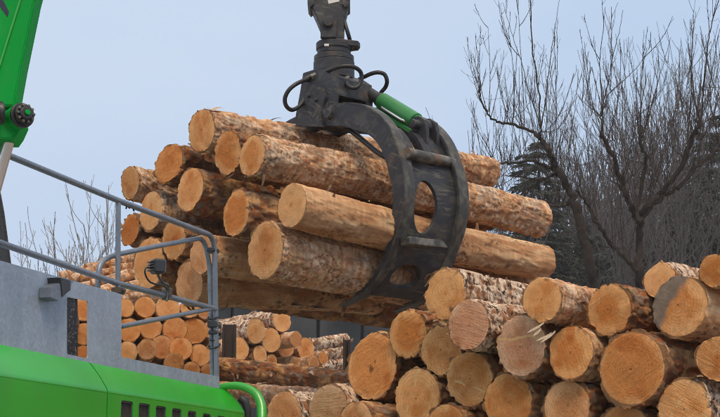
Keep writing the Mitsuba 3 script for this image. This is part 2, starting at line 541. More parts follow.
def build_log(p0, axis, L, r0, label, group, bark='bark_peeled', tone=3, seed=None, ns=70, nt=84, taper=.05, stained=False, flakes=0, rough=1.7, butt=0.0,
              tilt=0.0, name='log'):
    """A log whose near cut face is centred on p0; the body runs L metres along axis."""
    global log_no
    log_no += 1
    seed = log_no if seed is None else seed
    rs = np.random.RandomState(1000 + seed)
    axis = unit(axis)
    ex = unit(np.cross(axis, [0, 0, 1.0]))
    ez = np.cross(ex, axis)
    key = thing(name, label, 'log', group)
    s = np.linspace(0, 1, ns) ** 1.25 * L
    th = -np.pi / 2 + np.linspace(0, 2 * np.pi, nt)           # seam at the underside
    S, TH = np.meshgrid(s, th, indexing='ij')
    ph, am = rs.rand(5) * 6.28, rs.rand(5)
    prof = 1 + rough * (.035 * am[0] * np.cos(2 * TH + ph[0]) + .022 * am[1] * np.cos(3 * TH + ph[1]) + .012 * np.cos(5 * TH + ph[2]) + .006 * np.cos(9 * TH + ph[3]))
    rad = r0 * prof * (1 - taper * S / L) * (1 + butt * np.exp(-S / .18))
    bow = .012 * L * rs.randn(2) * .5
    cx = bow[0] * np.sin(np.pi * S / L)
    cz = bow[1] * np.sin(np.pi * S / L)
    loc = np.stack([np.cos(TH) * r0, S, np.sin(TH) * r0], -1)
    am_b = {'bark_flaky': .017, 'bark_peeled': .011, 'bark_shredded': .014, 'bark_smooth': .006}[bark] * min(1, r0 / .16)
    big = meshkit.fbm(loc * [9, 5, 9] + seed * 3.7, 3, seed) - .5
    fine = meshkit.fbm(loc * [26, 15, 26] + seed * 1.7, 3, seed + 50)
    crust = np.clip((fine - .46) / .1, 0, 1)
    rad = rad + am_b * (crust - .5) + .022 * r0 / .16 * big
    # branch stubs
    for _ in range(int(rs.rand() * 5 + 2) if nt > 40 else 0):
        s0, t0 = rs.rand() * L, rs.rand() * 6.28
        dd = ((S - s0) / .035) ** 2 + ((np.angle(np.exp(1j * (TH - t0))) * r0) / .03) ** 2
        rad = rad + .012 * np.exp(-dd)
    tl = tilt + .06 * rs.randn()
    ph2 = rs.rand() * 6.28
    slant = np.clip(1 - S / (.25 * L), 0, 1) * (np.cos(TH - ph2) * rad * math.tan(tl))
    ragged = np.where(S < .001, (meshkit.noise(np.stack([TH * 9, TH * 0 + seed, TH * 0], -1), seed) - .5) * .014, 0)
    SS = S + slant + ragged
    V = np.asarray(p0) + (cx + np.cos(TH) * rad)[..., None] * ex + SS[..., None] * axis + (cz + np.sin(TH) * rad)[..., None] * ez
    i, j = np.meshgrid(np.arange(ns - 1), np.arange(nt - 1), indexing='ij')
    q = np.stack([i * nt + j, i * nt + j + 1, (i + 1) * nt + j + 1, (i + 1) * nt + j], -1).reshape(-1, 4)[:, ::-1]
    uv = np.stack([10 * (seed % 60) + 1 + (TH + np.pi / 2) * r0, S + (seed * 37 % 50)], -1)
    part(key, 'bark', (V.reshape(-1, 3), q), bark, True, uv=uv.reshape(-1, 2))
    # cut faces
    nr = 14 if nt > 40 else 6
    for end in (0, 1):
        rim = V[0 if end == 0 else -1][:-1]
        c = rim.mean(0)
        f = np.linspace(0, 1, nr + 1)[1:]
        A_ = np.stack([(rim - c) @ ex, (rim - c) @ ez], 1)
        ax_ = (rim - c) @ axis
        co_ = np.linalg.lstsq(A_, ax_, rcond=None)[0]
        flat = rim - (ax_ - A_ @ co_)[:, None] * axis
        pts = c + f[:, None, None] * (flat - c)[None]
        pts[-1] = rim
        lx, lz = (pts - c) @ ex, (pts - c) @ ez
        out = -axis if end == 0 else axis
        rr = np.hypot(lx, lz) / r0
        bump = .010 * r0 / .16 * (meshkit.fbm(np.stack([lx * 12 / r0 * .16, lz * 12 / r0 * .16, lx * 0 + seed + end * 9], -1), 3, seed) - .5) * np.clip((1 - rr) * 8, 0, 1)
        pts = pts + bump[..., None] * out
        pts = pts + out * (.004 * (1 - rr ** 6))[..., None] * (r0 / .16)
        m = nt - 1
        vv = np.vstack([c[None] + out * .004, pts.reshape(-1, 3)])
        ff = [[0, 1 + k, 1 + (k + 1) % m] for k in range(m)]
        a, b = np.meshgrid(np.arange(nr - 1), np.arange(m), indexing='ij')
        b2 = (b + 1) % m
        qq = np.stack([1 + a * m + b, 1 + (a + 1) * m + b, 1 + (a + 1) * m + b2, 1 + a * m + b2], -1).reshape(-1, 4)
        ff = np.vstack([ff, qq[:, [0, 1, 2]], qq[:, [0, 2, 3]]])
        nn = np.cross(vv[ff[:, 1]] - vv[ff[:, 0]], vv[ff[:, 2]] - vv[ff[:, 0]]).sum(0)
        if nn @ out < 0:
            ff = ff[:, ::-1]
        uvf = np.vstack([[0, 0], np.stack([lx / r0, lz / r0], -1).reshape(-1, 2)]) + [10 * tone, 10 * (seed % 97 + 1 + 100 * end)]
        part(key, 'cut_face', (vv, ff), 'cut_wood_stained' if (stained and end == 0) else 'cut_wood', True, uv=uvf)
    if flakes:
        ms = []
        for _ in range(flakes):
            si, ti = (rs.rand() ** 1.3) * L * .98, rs.rand() * 6.28
            base = np.asarray(p0) + axis * si + (np.cos(ti) * ex + np.sin(ti) * ez) * r0 * (1 - taper * si / L) * 1.0
            radial = np.cos(ti) * ex + np.sin(ti) * ez
            tang = unit(np.cross(axis, radial)) * rs.choice([-1, 1])
            dirn = unit(tang * rs.randn() + axis * rs.randn() * .8)
            wd = unit(np.cross(radial, dirn))
            ln, w = .015 + .05 * rs.rand() ** 2, .004 + .013 * rs.rand()
            k = 5
            t = np.linspace(0, 1, k)
            lift = (.003 + .020 * rs.rand() ** 2) * t ** 1.7
            if rs.rand() < .16:                                # a larger torn strip of bark
                ln, w = .05 + .10 * rs.rand(), .010 + .016 * rs.rand()
                lift = (.006 + .030 * rs.rand()) * np.sin(t * 2.4)
            cen = base + t[:, None] * dirn * ln + (lift - .001)[:, None] * radial
            ww = w * (1 - .6 * t ** 2)[:, None] * (.8 + .4 * rs.rand(k))[:, None]
            vv = np.vstack([cen - wd * ww, cen + wd * ww])
            ff = [[a, a + 1, k + a + 1] for a in range(k - 1)] + [[a, k + a + 1, k + a] for a in range(k - 1)]
            ms.append(trimesh.Trimesh(vv, ff, process=False))
        part(key, 'bark_shred', join(ms), 'bark_flake', False, stuff=True)
    return key


def settle(discs, axis, Y0, span, q0=None, iters=400, seed=0, rscale=1.0):
    """Where along its sight line each measured end face lies, so that no two logs share space: s is the distance along the log direction."""
    axis = unit(axis)
    ex = unit(np.cross(axis, [0, 0, 1.0]))
    q0 = P(discs[0][0], discs[0][1], Y0) if q0 is None else q0
    n = len(discs)

    def at(i, s):
        p = on_plane(discs[i][0], discs[i][1], q0 + axis * s, axis)
        return p, discs[i][3] * m_per_px(p) * 1.0 * rscale
    rs = np.random.RandomState(seed)
    grid = np.linspace(-span, span, 41)
    tab = [[at(i, s) for s in grid] for i in range(n)]
    co = np.array([[[t[0] @ ex, t[0][2], t[1]] for t in row] for row in tab])    # n, 41, 3

    def cost(i, k, ks):
        a = co[i, k]
        b = co[np.arange(n), ks]
        d = np.hypot(b[:, 0] - a[0], b[:, 1] - a[1])
        o = np.maximum(0, (b[:, 2] + a[2]) * 1.0 - d)
        o[i] = 0
        return (o ** 2).sum() * 100 + .004 * (grid[k] / span) ** 2
    best, bk = 1e9, None
    for _ in range(6):
        ks = rs.randint(12, 29, n)
        for it in range(30):
            ch = False
            for i in rs.permutation(n):
                c = [cost(i, k, ks) for k in range(41)]
                k = int(np.argmin(c))
                if k != ks[i]:
                    ks[i], ch = k, True
            if not ch:
                break
        tot = sum(cost(i, ks[i], ks) for i in range(n))
        if tot < best:
            best, bk = tot, ks.copy()
    return [(tab[i][bk[i]][0], tab[i][bk[i]][1]) for i in range(n)], best


# ---- the bundle in the grapple
A1 = unit([math.sin(math.radians(48)), math.cos(math.radians(48)), 0])
B1 = np.array([A1[1], -A1[0], 0])
GB = 'logs held in the grapple'
# px, py, rx, ry, bark, tone, flakes, label
bundle = [
    (265.5, 250.5, 20, 30, 'bark_peeled', 2, 40, 'thickest log of the lifted bundle, big pale tan face at its lower front corner'),
    (292, 205, 14.5, 23, 'bark_smooth', 3, 30, 'smooth peeled log reaching furthest right in the lifted bundle, above the thickest one'),
    (252, 155.5, 11.5, 21, 'bark_peeled', 2, 90, 'rusty speckled log with pale rim, lying under the topmost log of the lifted bundle'),
    (201.5, 130.5, 11, 22, 'bark_peeled', 2, 120, 'topmost log of the lifted bundle, its bark torn and ragged along the top'),
    (228, 153, 12, 22.5, 'bark_flaky', 1, 50, 'orange-faced log wedged just left of the rusty speckled one near the bundle top'),
    (168.5, 164, 9.5, 20.5, 'bark_flaky', 0, 40, 'reddish-faced log on the upper left shoulder of the lifted bundle'),
    (130, 182.5, 10, 17, 'bark_peeled', 3, 40, 'pale yellow-grey faced short-looking log at the far upper left of the lifted bundle'),
    (190, 190, 14, 22.5, 'bark_flaky', 2, 40, 'bark-covered log with broad tan face below the topmost log, middle left of bundle'),
    (151, 210.5, 11, 20, 'bark_peeled', 3, 30, 'log with banded bark sloping under the top guard rail, left of bundle middle'),
    (130, 230, 9.5, 16.5, 'bark_flaky', 0, 20, 'small dark orange log end at the outer left of the bundle beside the rail post'),
    (236, 213, 15, 24, 'bark_flaky', 1, 30, 'bright orange log face in the centre of the lifted bundle'),
    (174, 240, 13, 20, 'bark_flaky', 1, 20, 'orange oval log face seen between the upper and inner guard rails'),
    (202, 254, 12, 20.5, 'bark_smooth', 4, 20, 'log partly hidden by the rail bend, its pale greenish body running right'),
    (149, 263, 15, 27, 'bark_flaky', 3, 20, 'pale tan log face behind the work lamp in the lifted bundle'),
    (189, 283, 16, 22, 'bark_smooth', 4, 40, 'lowest log of the lifted bundle, dull brown face behind the rail crossing'),
]
bl, cost_b = settle([b[:4] for b in bundle], A1, 11.0, .45, seed=1)
LOGS_B = []
slopes = {3: .042, 2: -.022, 1: -.046, 14: .05}
for i, b in enumerate(bundle):
    p, r = bl[i]
    ax = A1 + np.array([0, 0, slopes.get(i, -.030)])
    LOGS_B.append((p, r, ax))
    L = {0: 3.1, 1: 2.57, 2: 3.06, 3: 2.62, 14: 1.9}.get(i, 2.75)
    build_log(p, ax, L, r, b[7], GB, b[4], b[5], flakes=b[6], ns=130, nt=120, taper=.02 if i in (2, 3) else .08, tilt=.05, seed=i + 1)
# a log behind the topmost one, of which the far end shows past the claw
pe = P(489, 172.5, 13.4)
A1u = unit(A1 + [0, 0, .07])
build_log(pe - A1u * 1.02, A1u, 1.02, .142, 'log mostly hidden behind the bundle top, its ragged far end past the claw', GB, 'bark_peeled', 3, flakes=60, taper=.05)

# ---- the stack at the right
A2 = unit([math.sin(math.radians(40)), math.cos(math.radians(40)), 0])
GR = 'logs in the stack at the right'
right = [
    (632, 368, 31.5, 37, 'bark_flaky', 2, 120, 0, 'widest log end of the right stack, tan with a rusty stain low right of centre'),
    (542, 299.5, 19.5, 23.5, 'bark_peeled', 2, 110, 0, 'orange log end with pale rim on the top row, right of two white-barked logs'),
    (609.5, 310, 21.5, 26.5, 'bark_flaky', 1, 120, 0, 'round orange-brown log end left of the grey-stained one'),
    (679.5, 306, 26, 31, 'bark_smooth', 2, 10, 1, 'log end with a big grey stain over its upper left, near the right edge'),
    (521, 345.5, 26, 31, 'bark_flaky', 16, 40, 0, 'dull pinkish log end with torn white splinters hanging on its right rim'),
    (571, 352.5, 22, 27, 'bark_smooth', 1, 40, 0, 'dark orange log end between the splintered end and the widest end'),
    (717, 359, 17, 23, 'bark_smooth', 1, 30, 0, 'plain orange log end cut off by the right picture edge under the grey-stained log'),
    (508, 401, 26, 29, 'bark_flaky', 1, 30, 0, 'orange log end below the splintered one, bottom of the right stack'),
    (567, 407, 33, 27, 'bark_flaky', 4, 30, 0, 'broad irregular pale butt end at the bottom, third in its row'),
    (684.5, 409, 27.5, 30, 'bark_shredded', 12, 140, 0, 'tan log end with a pale upright crack below the grey-stained log'),
    (624, 433, 29, 29, 'bark_flaky', 2, 20, 0, 'log end just peeping over the bottom picture edge under the widest end'),
    (446, 294, 20, 26.5, 'bark_shredded', 3, 160, 0, 'pale yellow-tan log end at the top left of the right stack, white-barked body'),
    (468.5, 324.5, 20, 26, 'bark_shredded', 6, 160, 0, 'greyish pink log end with white shredded bark, second row of the right stack'),
    (408, 334, 15.5, 24.5, 'bark_flaky', 1, 30, 0, 'narrow orange log end left of centre under the claw tip, dark bark'),
    (441.5, 350, 17.5, 26, 'bark_flaky', 2, 20, 0, 'tan oval log end directly below the pale yellow top left one'),
    (372, 366, 22.5, 34.5, 'bark_flaky', 22, 30, 0, 'tall pale log end with a dark central knot, left flank of right stack'),
    (469, 378.5, 22, 28, 'bark_flaky', 12, 20, 0, 'streaked tan log end left of the dull pinkish splintered one'),
    (417, 397, 21, 29, 'bark_flaky', 12, 20, 0, 'log end crossed by a pale diagonal streak, right of the dark-knotted end'),
    (446, 430, 23, 26, 'bark_flaky', 2, 20, 0, 'low orange log end half cut by the bottom picture edge, right of the streaked end'),
    (660, 280.5, 20, 19, 'bark_shredded', 3, 60, 0, 'pale tan log end peering over the top behind the grey-stained log'),
    (714, 271, 18, 17, 'bark_peeled', 1, 40, 0, 'orange log end at the very top right corner of the right stack'),
    (284, 414, 17, 23, 'bark_shredded', 4, 20, 0, 'greyish tan log end right of the green hook at the bottom'),
    (329, 412, 19.5, 28, 'bark_shredded', 5, 30, 0, 'pale weathered log end at the bottom below the long brown log'),
    (356, 424, 16, 23, 'bark_flaky', 4, 20, 0, 'small dull log end tucked at the bottom below the dark-knotted one'),
]
rl, cost_r = settle([b[:4] for b in right], A2, 9.0, .6, seed=2)
for i, b in enumerate(right):
    p, r = rl[i]
    build_log(p, A2, 3.9 if i != 3 else 4.1, r * 1.0, b[8], GR, b[4], b[5], flakes=b[6], ns=110, nt=112, taper=.08, stained=bool(b[7]), seed=i + 21,
              butt=.05 if i in (8, 0, 10) else 0)

# splinters on the dull log end
sp = thing('wood_splinter', 'torn white splinters of wood sticking out beside the dull pinkish log end', 'splinter')
ms = []
for (a, b) in (((527, 333), (545, 323)), ((533, 336), (541, 330)), ((536, 341), (552, 334)), ((540, 343), (556, 332))):
    yn = min(rl[j][0][1] for j in (1, 4, 5))
    q0, q1 = P(*a, yn - .03), P(*b, yn + .02)
    ms.append(slab(Polygon([(0, 0), (np.linalg.norm(q1 - q0) * .3, .007), (np.linalg.norm(q1 - q0) * .72, .006), (np.linalg.norm(q1 - q0), .011), (np.linalg.norm(q1 - q0) * .93, .001), (np.linalg.norm(q1 - q0) * .6, -.006), (np.linalg.norm(q1 - q0) * .2, -.004)]),
                   .005, q0, unit(q1 - q0), unit(np.cross(np.cross(q1 - q0, [0, 0, 1]), q1 - q0)), unit(np.cross(q1 - q0, [0, 0, 1]))))


def splinter_color(p, n, uv):
    return mix((.45, .33, .21), (.66, .58, .46), noise(p.x * 120, p.y * 120, p.z * 120))


scene['splinter_wood'] = two({'type': 'principled', 'base_color': proc(splinter_color), 'roughness': .8})
for m in ms:
    part(sp, 'sliver', m, 'splinter_wood', False)

# ---- small stack in the middle, its logs running away to the left
A3 = unit([-.66, .75, 0])
GM = 'logs of the small middle stack'
mid = [
    (282, 320, 9, 12.4, 3, 'topmost round end of the small middle stack, long pale-barked body behind it'),
    (256, 331, 9, 12.6, 3, 'second end from the top in the small middle stack, left of the round topmost one'),
    (271.5, 340.5, 8.7, 12.4, 3, 'end directly below the topmost one in the small middle stack'),
    (285.6, 346, 6.6, 11.6, 4, 'narrow end right of centre in the small middle stack'),
    (296, 339, 7, 8, 4, 'half-hidden end below right of the topmost one in the middle stack'),
    (306, 349, 7, 11.5, 2, 'rightmost large end of the small middle stack'),
    (260, 354.5, 7, 9.5, 3, 'end resting low on the long brown log, left of centre'),
    (239, 349, 6, 12.2, 3, 'narrow end just right of the dark upright stake'),
    (272, 361, 6, 7, 2, 'small reddish end sunk behind the long brown log'),
    (295, 363, 7, 7, 3, 'low end peeking over the long brown log, right of centre'),
    (313.6, 363, 7, 7.5, 4, 'low end at the right foot of the small middle stack'),
    (323.5, 358, 5, 6.5, 2, 'smallest end at the far right of the small middle stack'),
]
mlg, cost_m = settle([b[:4] for b in mid], A3, 17.5, .5, seed=3)
for i, b in enumerate(mid):
    p, r = mlg[i]
    build_log(p, A3, 3.2, r, b[5], GM, 'bark_shredded' if i in (0, 1) else 'bark_peeled', b[4], ns=40, nt=40, seed=i + 61, flakes=40 if i < 2 else 0)
# three logs lying crosswise behind them
GX = 'pale logs lying crosswise beside the dark post'
for i, (y0, y1, ln) in enumerate(((347, 339.5, 'upper'), (358, 351.5, 'middle'), (369, 363, 'lowest'))):
    a, b = P(286, y0 + 3, 19.0), P(346, y1, 19.6)
    ax = unit(a - b)
    build_log(b, ax, 2.6, 6.4 * m_per_px(b), f'{ln} of three pale logs seen side-on left of the dark steel post', GX, 'bark_shredded', 3, ns=50, nt=44, seed=80 + i, flakes=60)

# ---- the long brown log lying in front of the middle stack
a, b = P(213, 369, 15.6), P(372, 386, 14.4)
build_log(b, unit(a - b), float(np.linalg.norm(a - b)), 12.3 * m_per_px(b), 'long reddish-brown log lying crosswise in front of the small middle stack', 'single logs', 'bark_flaky', 3, ns=120, nt=70,
          seed=91, flakes=90, taper=-.06)
labels['log_%03d' % (log_no - 1)].pop('group')
a, b = P(214, 392, 14.9), P(372, 405, 13.8)
build_log(b, unit(a - b), float(np.linalg.norm(a - b)), 12.5 * m_per_px(b), 'rust-red log below the long brown one, seen side-on right of the green hook', 'single logs', 'bark_peeled', 3, ns=100, nt=60,
          seed=92, flakes=60, taper=0)
labels['log_%03d' % (log_no - 1)].pop('group')

# two dark stakes
for (x0, x1, y0, y1, Y, lab) in ((223, 236.5, 324.6, 380, 16.2, 'dark brown steel stake left of the small middle stack'),
                                 (343, 350.5, 340, 392, 15.6, 'dark narrow steel post right of the small middle stack')):
    t_, b_ = P((x0 + x1) / 2, y0, Y), P((x0 + x1) / 2, y1, Y)
    w = (x1 - x0) / 2 * m_per_px(t_)
    k = thing('stake', lab, 'stake', 'steel stakes holding the middle stack')
    hz = t_[2] / 2
    part(k, 'web', obox([t_[0], Y, hz], [1, 0, 0], [0, 1, 0], [0, 0, 1], w, .02, hz, .004), 'stake_steel')
    part(k, 'flange', obox([t_[0] - w + .012, Y - .045, hz], [1, 0, 0], [0, 1, 0], [0, 0, 1], .012, .022, hz - .004, .003), 'stake_steel')
    part(k, 'flange', obox([t_[0] + w - .012, Y - .045, hz], [1, 0, 0], [0, 1, 0], [0, 0, 1], .012, .022, hz - .004, .003), 'stake_steel')

# ---- stack behind the guard rail
A4 = unit([-.18, .98, 0])
GL = 'logs of the far stack behind the guard rail'
left = [
    (125, 308, 8, 11, 3), (145, 307, 8.5, 12, 3), (168, 308, 9, 13, 3), (190, 308, 8, 11.5, 3), (206, 311, 7, 9.5, 4),
    (129, 330, 8.5, 12.5, 3), (151, 328, 9, 13, 3), (175, 329, 9, 13.5, 2), (194, 331, 9.5, 13.5, 3), (209, 330, 6, 9, 3),
    (127, 352, 8, 11.5, 3), (147, 349, 9, 12.5, 4), (162, 347, 8, 13, 4), (181, 349, 8.5, 12.5, 2), (200, 355, 9, 13, 3),
    (174, 362, 8, 11, 2), (191, 371, 8, 10, 2), (132, 373, 9, 11, 2), (152, 373, 9, 11, 3), (108, 312, 9, 12, 3), (108, 335, 9, 12, 2), (84, 309, 9, 13, 2), (84, 334, 9, 13, 3), (84, 356, 9, 12, 2), (106, 358, 9, 12, 3),
    (212, 352, 6, 9, 2), (66, 310, 9, 12, 3), (66, 333, 9, 12, 3), (209, 372, 7, 10, 2),
]
rows = [('top row', [0, 1, 2, 3, 4, 19, 21, 26]), ('second row', [5, 6, 7, 8, 9, 20, 22, 27]), ('third row', [10, 11, 12, 13, 14, 23, 24, 25]), ('bottom row', [15, 16, 17, 18, 28])]
ll, cost_l = settle([b[:4] for b in left], A4, 14.2, .5, seed=4, rscale=.93)
ordw = ['first', 'second', 'third', 'fourth', 'fifth', 'sixth', 'seventh', 'eighth']
tone_w = {0: 'reddish', 1: 'orange', 2: 'tan orange', 3: 'pale tan', 4: 'greyish tan'}
for rn, idx in rows:
    for o, i in enumerate(sorted(idx, key=lambda i: left[i][0])):
        p, r = ll[i]
        build_log(p, A4 + .03 * np.array([math.sin(i * 5.1), 0, math.cos(i * 3.7)]), 2.4, r * (.90 + .16 * ((i * 37) % 11) / 11), f'{tone_w[left[i][4]]} end, {ordw[o]} from left, {rn}, far stack behind the rail', GL, 'bark_peeled', left[i][4], ns=16, nt=36, seed=i + 110)

# ---- thin peeled logs on top further back, above the deck panel
A5 = unit([.80, .52, .20])
GF = 'thin peeled logs heaped beyond the deck panel'
k = 0
rs = np.random.RandomState(12)
for row, (xa, xb, ya, yb) in enumerate(((60, 126, 277, 258), (52, 130, 285, 266), (52, 130, 293, 276), (58, 130, 302, 286), (52, 130, 311, 297))):
    n = 9 if row < 3 else 8
    for j in range(n):
        f = j / (n - 1)
        px, py = xa + (xb - xa) * f + rs.randn() * .8, ya + (yb - ya) * f + rs.randn() * 1.0
        q = P(px, py, 22.5 - .25 * row)
        ax = unit(A5 + .10 * rs.randn(3))
        build_log(q, ax, 1.0 + .4 * rs.rand(), 4.4 * m_per_px(q) * (.85 + .3 * rs.rand()),
                  f'thin peeled log, {ordw[j] if j < 8 else "ninth"} from left, row {["one", "two", "three", "four", "five"][row]} from top, heap beyond the deck', GF, 'bark_peeled',
                  int(rs.randint(1, 4)), ns=20, nt=24, seed=150 + k)
        k += 1

# ------------------------------------------------------------------ the grapple
gr = thing('log_grapple', 'dark steel log grapple with curved claws gripping the lifted bundle', 'grapple')
# the claw planes: where the inner edge of the front claw just clears the nearest log
p13, r13, _ = LOGS_B[1]
best = min(np.linspace(0.3, 2.6, 400), key=lambda s: abs(((q := p13 + A1 * s + B1 * (r13 * 1.02))[0] / np.dot(q - CAM, FWD)) * FPX + 360 - 398))
S_F = best
S_R = S_F + .545
PF, PR = p13 + A1 * S_F, p13 + A1 * S_R
EZ = np.array([0, 0, 1.0])


def J(px, py, s):
    return on_plane(px, py, p13 + A1 * s, A1)


def jb(px, py, s):
    q = J(px, py, s) - p13
    return (q @ B1, q[2])


def claw_poly(pts, s):
    return Polygon([jb(x, y, s) for x, y in pts]).buffer(0)


def jslab(poly, s, th, bevel=.004):
    return slab(poly, th, p13 + A1 * s, B1, EZ, A1, bevel)


def smooth_poly(pts, n=4):
    return [tuple(q) for q in catmull(pts, n)]


front_outer = [(325, 113), (328, 108), (337, 105), (347, 103.5), (358, 104.5), (370, 108), (384, 117), (395, 132), (402, 151), (407, 168), (409, 186), (408.5, 202), (405, 221), (399, 238), (395, 250), (389.5, 265), (380, 280), (369, 291), (356, 299.5), (343, 305.5)]
front_inner = [(357, 297), (369, 286), (379, 273), (387, 258), (392, 240), (394.5, 222), (396.5, 205), (396, 190), (392.5, 175), (389, 161), (383, 147), (374, 137), (364, 132.5), (350, 128), (338, 127), (325, 127)]
fp = claw_poly(smooth_poly(front_outer) + smooth_poly(front_inner), S_F)
part(gr, 'front_claw', jslab(fp, S_F - .04, .085, .006), 'grapple_steel', 25, 'front crescent claw plate, scratched and muddy')
# flange welded along the back of the front claw
ob = [jb(x, y, S_F) for x, y in smooth_poly(front_outer[3:])]
cen = np.array([-.35, np.mean([q[1] for q in ob])])


def strip(pts, w_out, w_in):
    p = np.array(pts)
    t = np.gradient(p, axis=0)
    t /= np.linalg.norm(t, axis=1, keepdims=True)
    nrm = np.stack([-t[:, 1], t[:, 0]], 1)
    if ((p - cen) * nrm).sum() < 0:
        nrm = -nrm
    tp = np.clip(np.minimum(np.arange(len(p)), np.arange(len(p))[::-1]) / 6, .25, 1)[:, None]
    return Polygon(np.vstack([p + nrm * w_out * tp, (p - nrm * w_in)[::-1]])).buffer(0)


part(gr, 'claw_flange', jslab(strip(ob, .010, .004), S_F - .046, .097, .004), 'claw_rim', 25)
part(gr, 'rear_claw', jslab(fp, S_R - .045, .085, .006), 'grapple_steel', 25, 'rear crescent claw plate at the right edge of the claw pair')
part(gr, 'claw_flange', jslab(strip(ob, .020, .004), S_R - .055, .105, .004), 'claw_rim', 25)
# web plate joining the two claw plates round the outside of the load, with two oval holes
mid_c = np.array([.5 * (np.array(jb(*p_, S_F)) + np.array(jb(*q_, S_F))) for p_, q_ in zip(
    [(382, 118), (392, 129), (400, 148), (406, 168), (408, 186), (407.5, 202), (404, 221), (398, 238), (394, 250), (388.5, 265), (379, 280), (369, 290)],
    [(377, 140), (383, 147), (389, 161), (393, 176), (396, 190), (396.5, 205), (394.5, 222), (392, 240), (387, 258), (379, 273), (369, 286), (357, 297)])])
web_c = catmull(np.hstack([mid_c, np.zeros((len(mid_c), 1))]), 8)[:, :2]
arc = np.concatenate([[0], np.cumsum(np.linalg.norm(np.diff(web_c, axis=0), axis=1))])
tg = np.gradient(web_c, axis=0)
tg /= np.linalg.norm(tg, axis=1, keepdims=True)
nr_ = np.stack([-tg[:, 1], tg[:, 0]], 1)
if nr_[len(nr_) // 2, 0] < 0:
    nr_ = -nr_


def arc_at(py):
    zt = jb(408, py, S_F)[1]
    return arc[np.argmin(np.abs(web_c[:, 1] - zt))]


w_poly = Polygon([(.02, .0), (S_R - S_F - .02, .0), (S_R - S_F - .02, arc[-1] - .05), (.02, arc[-1] - .05)])
w_poly = w_poly.difference(affinity.scale(Point(.20, arc_at(203)).buffer(1, 24), .115, .185))
w_poly = w_poly.difference(affinity.scale(Point(.20, arc_at(266)).buffer(1, 24), .14, .10))
w_poly = w_poly.difference(Polygon([(.19, -.1), (.275, -.1), (.275, arc_at(158)), (.19, arc_at(158))]).buffer(.01))
wm = m3.Manifold.extrude(m3.CrossSection([np.asarray(w_poly.exterior.coords)[:-1]] + [np.asarray(i.coords)[:-1] for i in w_poly.interiors], m3.FillRule.EvenOdd), .03).refine_to_length(.05)
wm = man(wm)
wv_ = np.asarray(wm.vertices)
k_ = [np.interp(wv_[:, 1], arc, web_c[:, j]) for j in (0, 1)]
n_ = [np.interp(wv_[:, 1], arc, nr_[:, j]) for j in (0, 1)]
off_ = wv_[:, 2] + .012
V_ = p13 + A1 * (S_F + wv_[:, :1]) + B1 * (k_[0] + n_[0] * off_)[:, None] + EZ * (k_[1] + n_[1] * off_)[:, None]
part(gr, 'web_plate', fix_winding(trimesh.Trimesh(V_, wm.faces, process=False)), 'grapple_steel', 35, 'broad web plate between the claws with an oval hole')


# far-side claws mirrored about the bundle's middle
bmid = np.mean([(p - p13) @ B1 for p, r, _ in LOGS_B])
bl_min = min((p - p13) @ B1 - r for p, r, _ in LOGS_B)
fb = np.array([jb(x, y, S_F) for x, y in smooth_poly(front_outer) + smooth_poly(front_inner)])
root = fb[:, 0].min()
sc_ = (root - bl_min + .10) / (fb[:, 0].max() - root)
mir = np.stack([root - (fb[:, 0] - root) * sc_, fb[:, 1] + .075], 1)
for s in (S_F + .12, S_F + .36):
    part(gr, 'far_claw', jslab(Polygon(mir).buffer(0), s, .05, .004), 'grapple_steel', 25)

# cross bars between the claws
for (a, b, r, mat) in (((406, 153), (453, 163), .042, 'worn_steel'),):
    part(gr, 'cross_tube', rod(J(*a, S_F), J(*b, S_R), r, 24), mat, 40)
q0, q1 = J(405, 241, S_F), J(447, 246, S_R)
part(gr, 'cross_bar', obox((q0 + q1) / 2, unit(q1 - q0), B1, unit(np.cross(q1 - q0, B1)), np.linalg.norm(q1 - q0) / 2, .05, .028, .006), 'worn_steel')

# lugs for the cylinder's far end
lug = [(411, 128), (415, 119), (423, 117), (429, 121), (431, 132), (431, 150), (431, 168), (421, 168), (419, 150), (413, 139)]
for s in (S_R - .20, S_R - .09):
    part(gr, 'cylinder_lug', jslab(claw_poly(lug, S_R - .15), s, .035, .004), 'grapple_steel', 25)
pin = J(423, 126, S_R - .15)
part(gr, 'lug_pin', rod(pin - A1 * .11, pin + A1 * .11, .034, 20, .006), 'grapple_steel', 40)
part(gr, 'rod_eye', rod(pin - A1 * .045, pin + A1 * .045, .055, 24, .008), 'grapple_steel', 40)

# hydraulic cylinder: dark rod end, green barrel
SC = S_R - .15
c0, c1, c2, c3 = J(346, 79, SC), J(357, 85, SC), J(382, 101, SC), J(420, 124, SC)
part(gr, 'cylinder_rod', join([rod(c0, c1 + (c2 - c1) * .98, .046, 24), rod(c1 + (c2 - c1) * .9, c2, .058, 24, .006)]), 'black_paint', 40)
part(gr, 'cylinder_barrel', join([rod(c2, c2 + (c3 - c2) * .9, .066, 32, .006), rod(c2 + (c3 - c2) * .9, c3, .055, 24, .008)]), 'cylinder_green', 40, 'bright green hydraulic barrel')
cd = unit(c3 - c2)
side = unit(np.cross(cd, A1)) * np.sign(np.cross(cd, A1)[2])
o_ = -A1 * .062 - side * .032
part(gr, 'oil_pipe', tube([c2 + cd * .08 + o_ * .8, c2 + cd * .10 + o_, c3 - cd * .14 + o_, c3 - cd * .10 + o_ * .8], .011, 10), 'chrome', 40)
o2 = -side * .075
part(gr, 'cylinder_guard', obox((c2 + c3) / 2 + o2, cd, A1, side, np.linalg.norm(c3 - c2) * .48, .055, .018, .005), 'cylinder_green', 30)

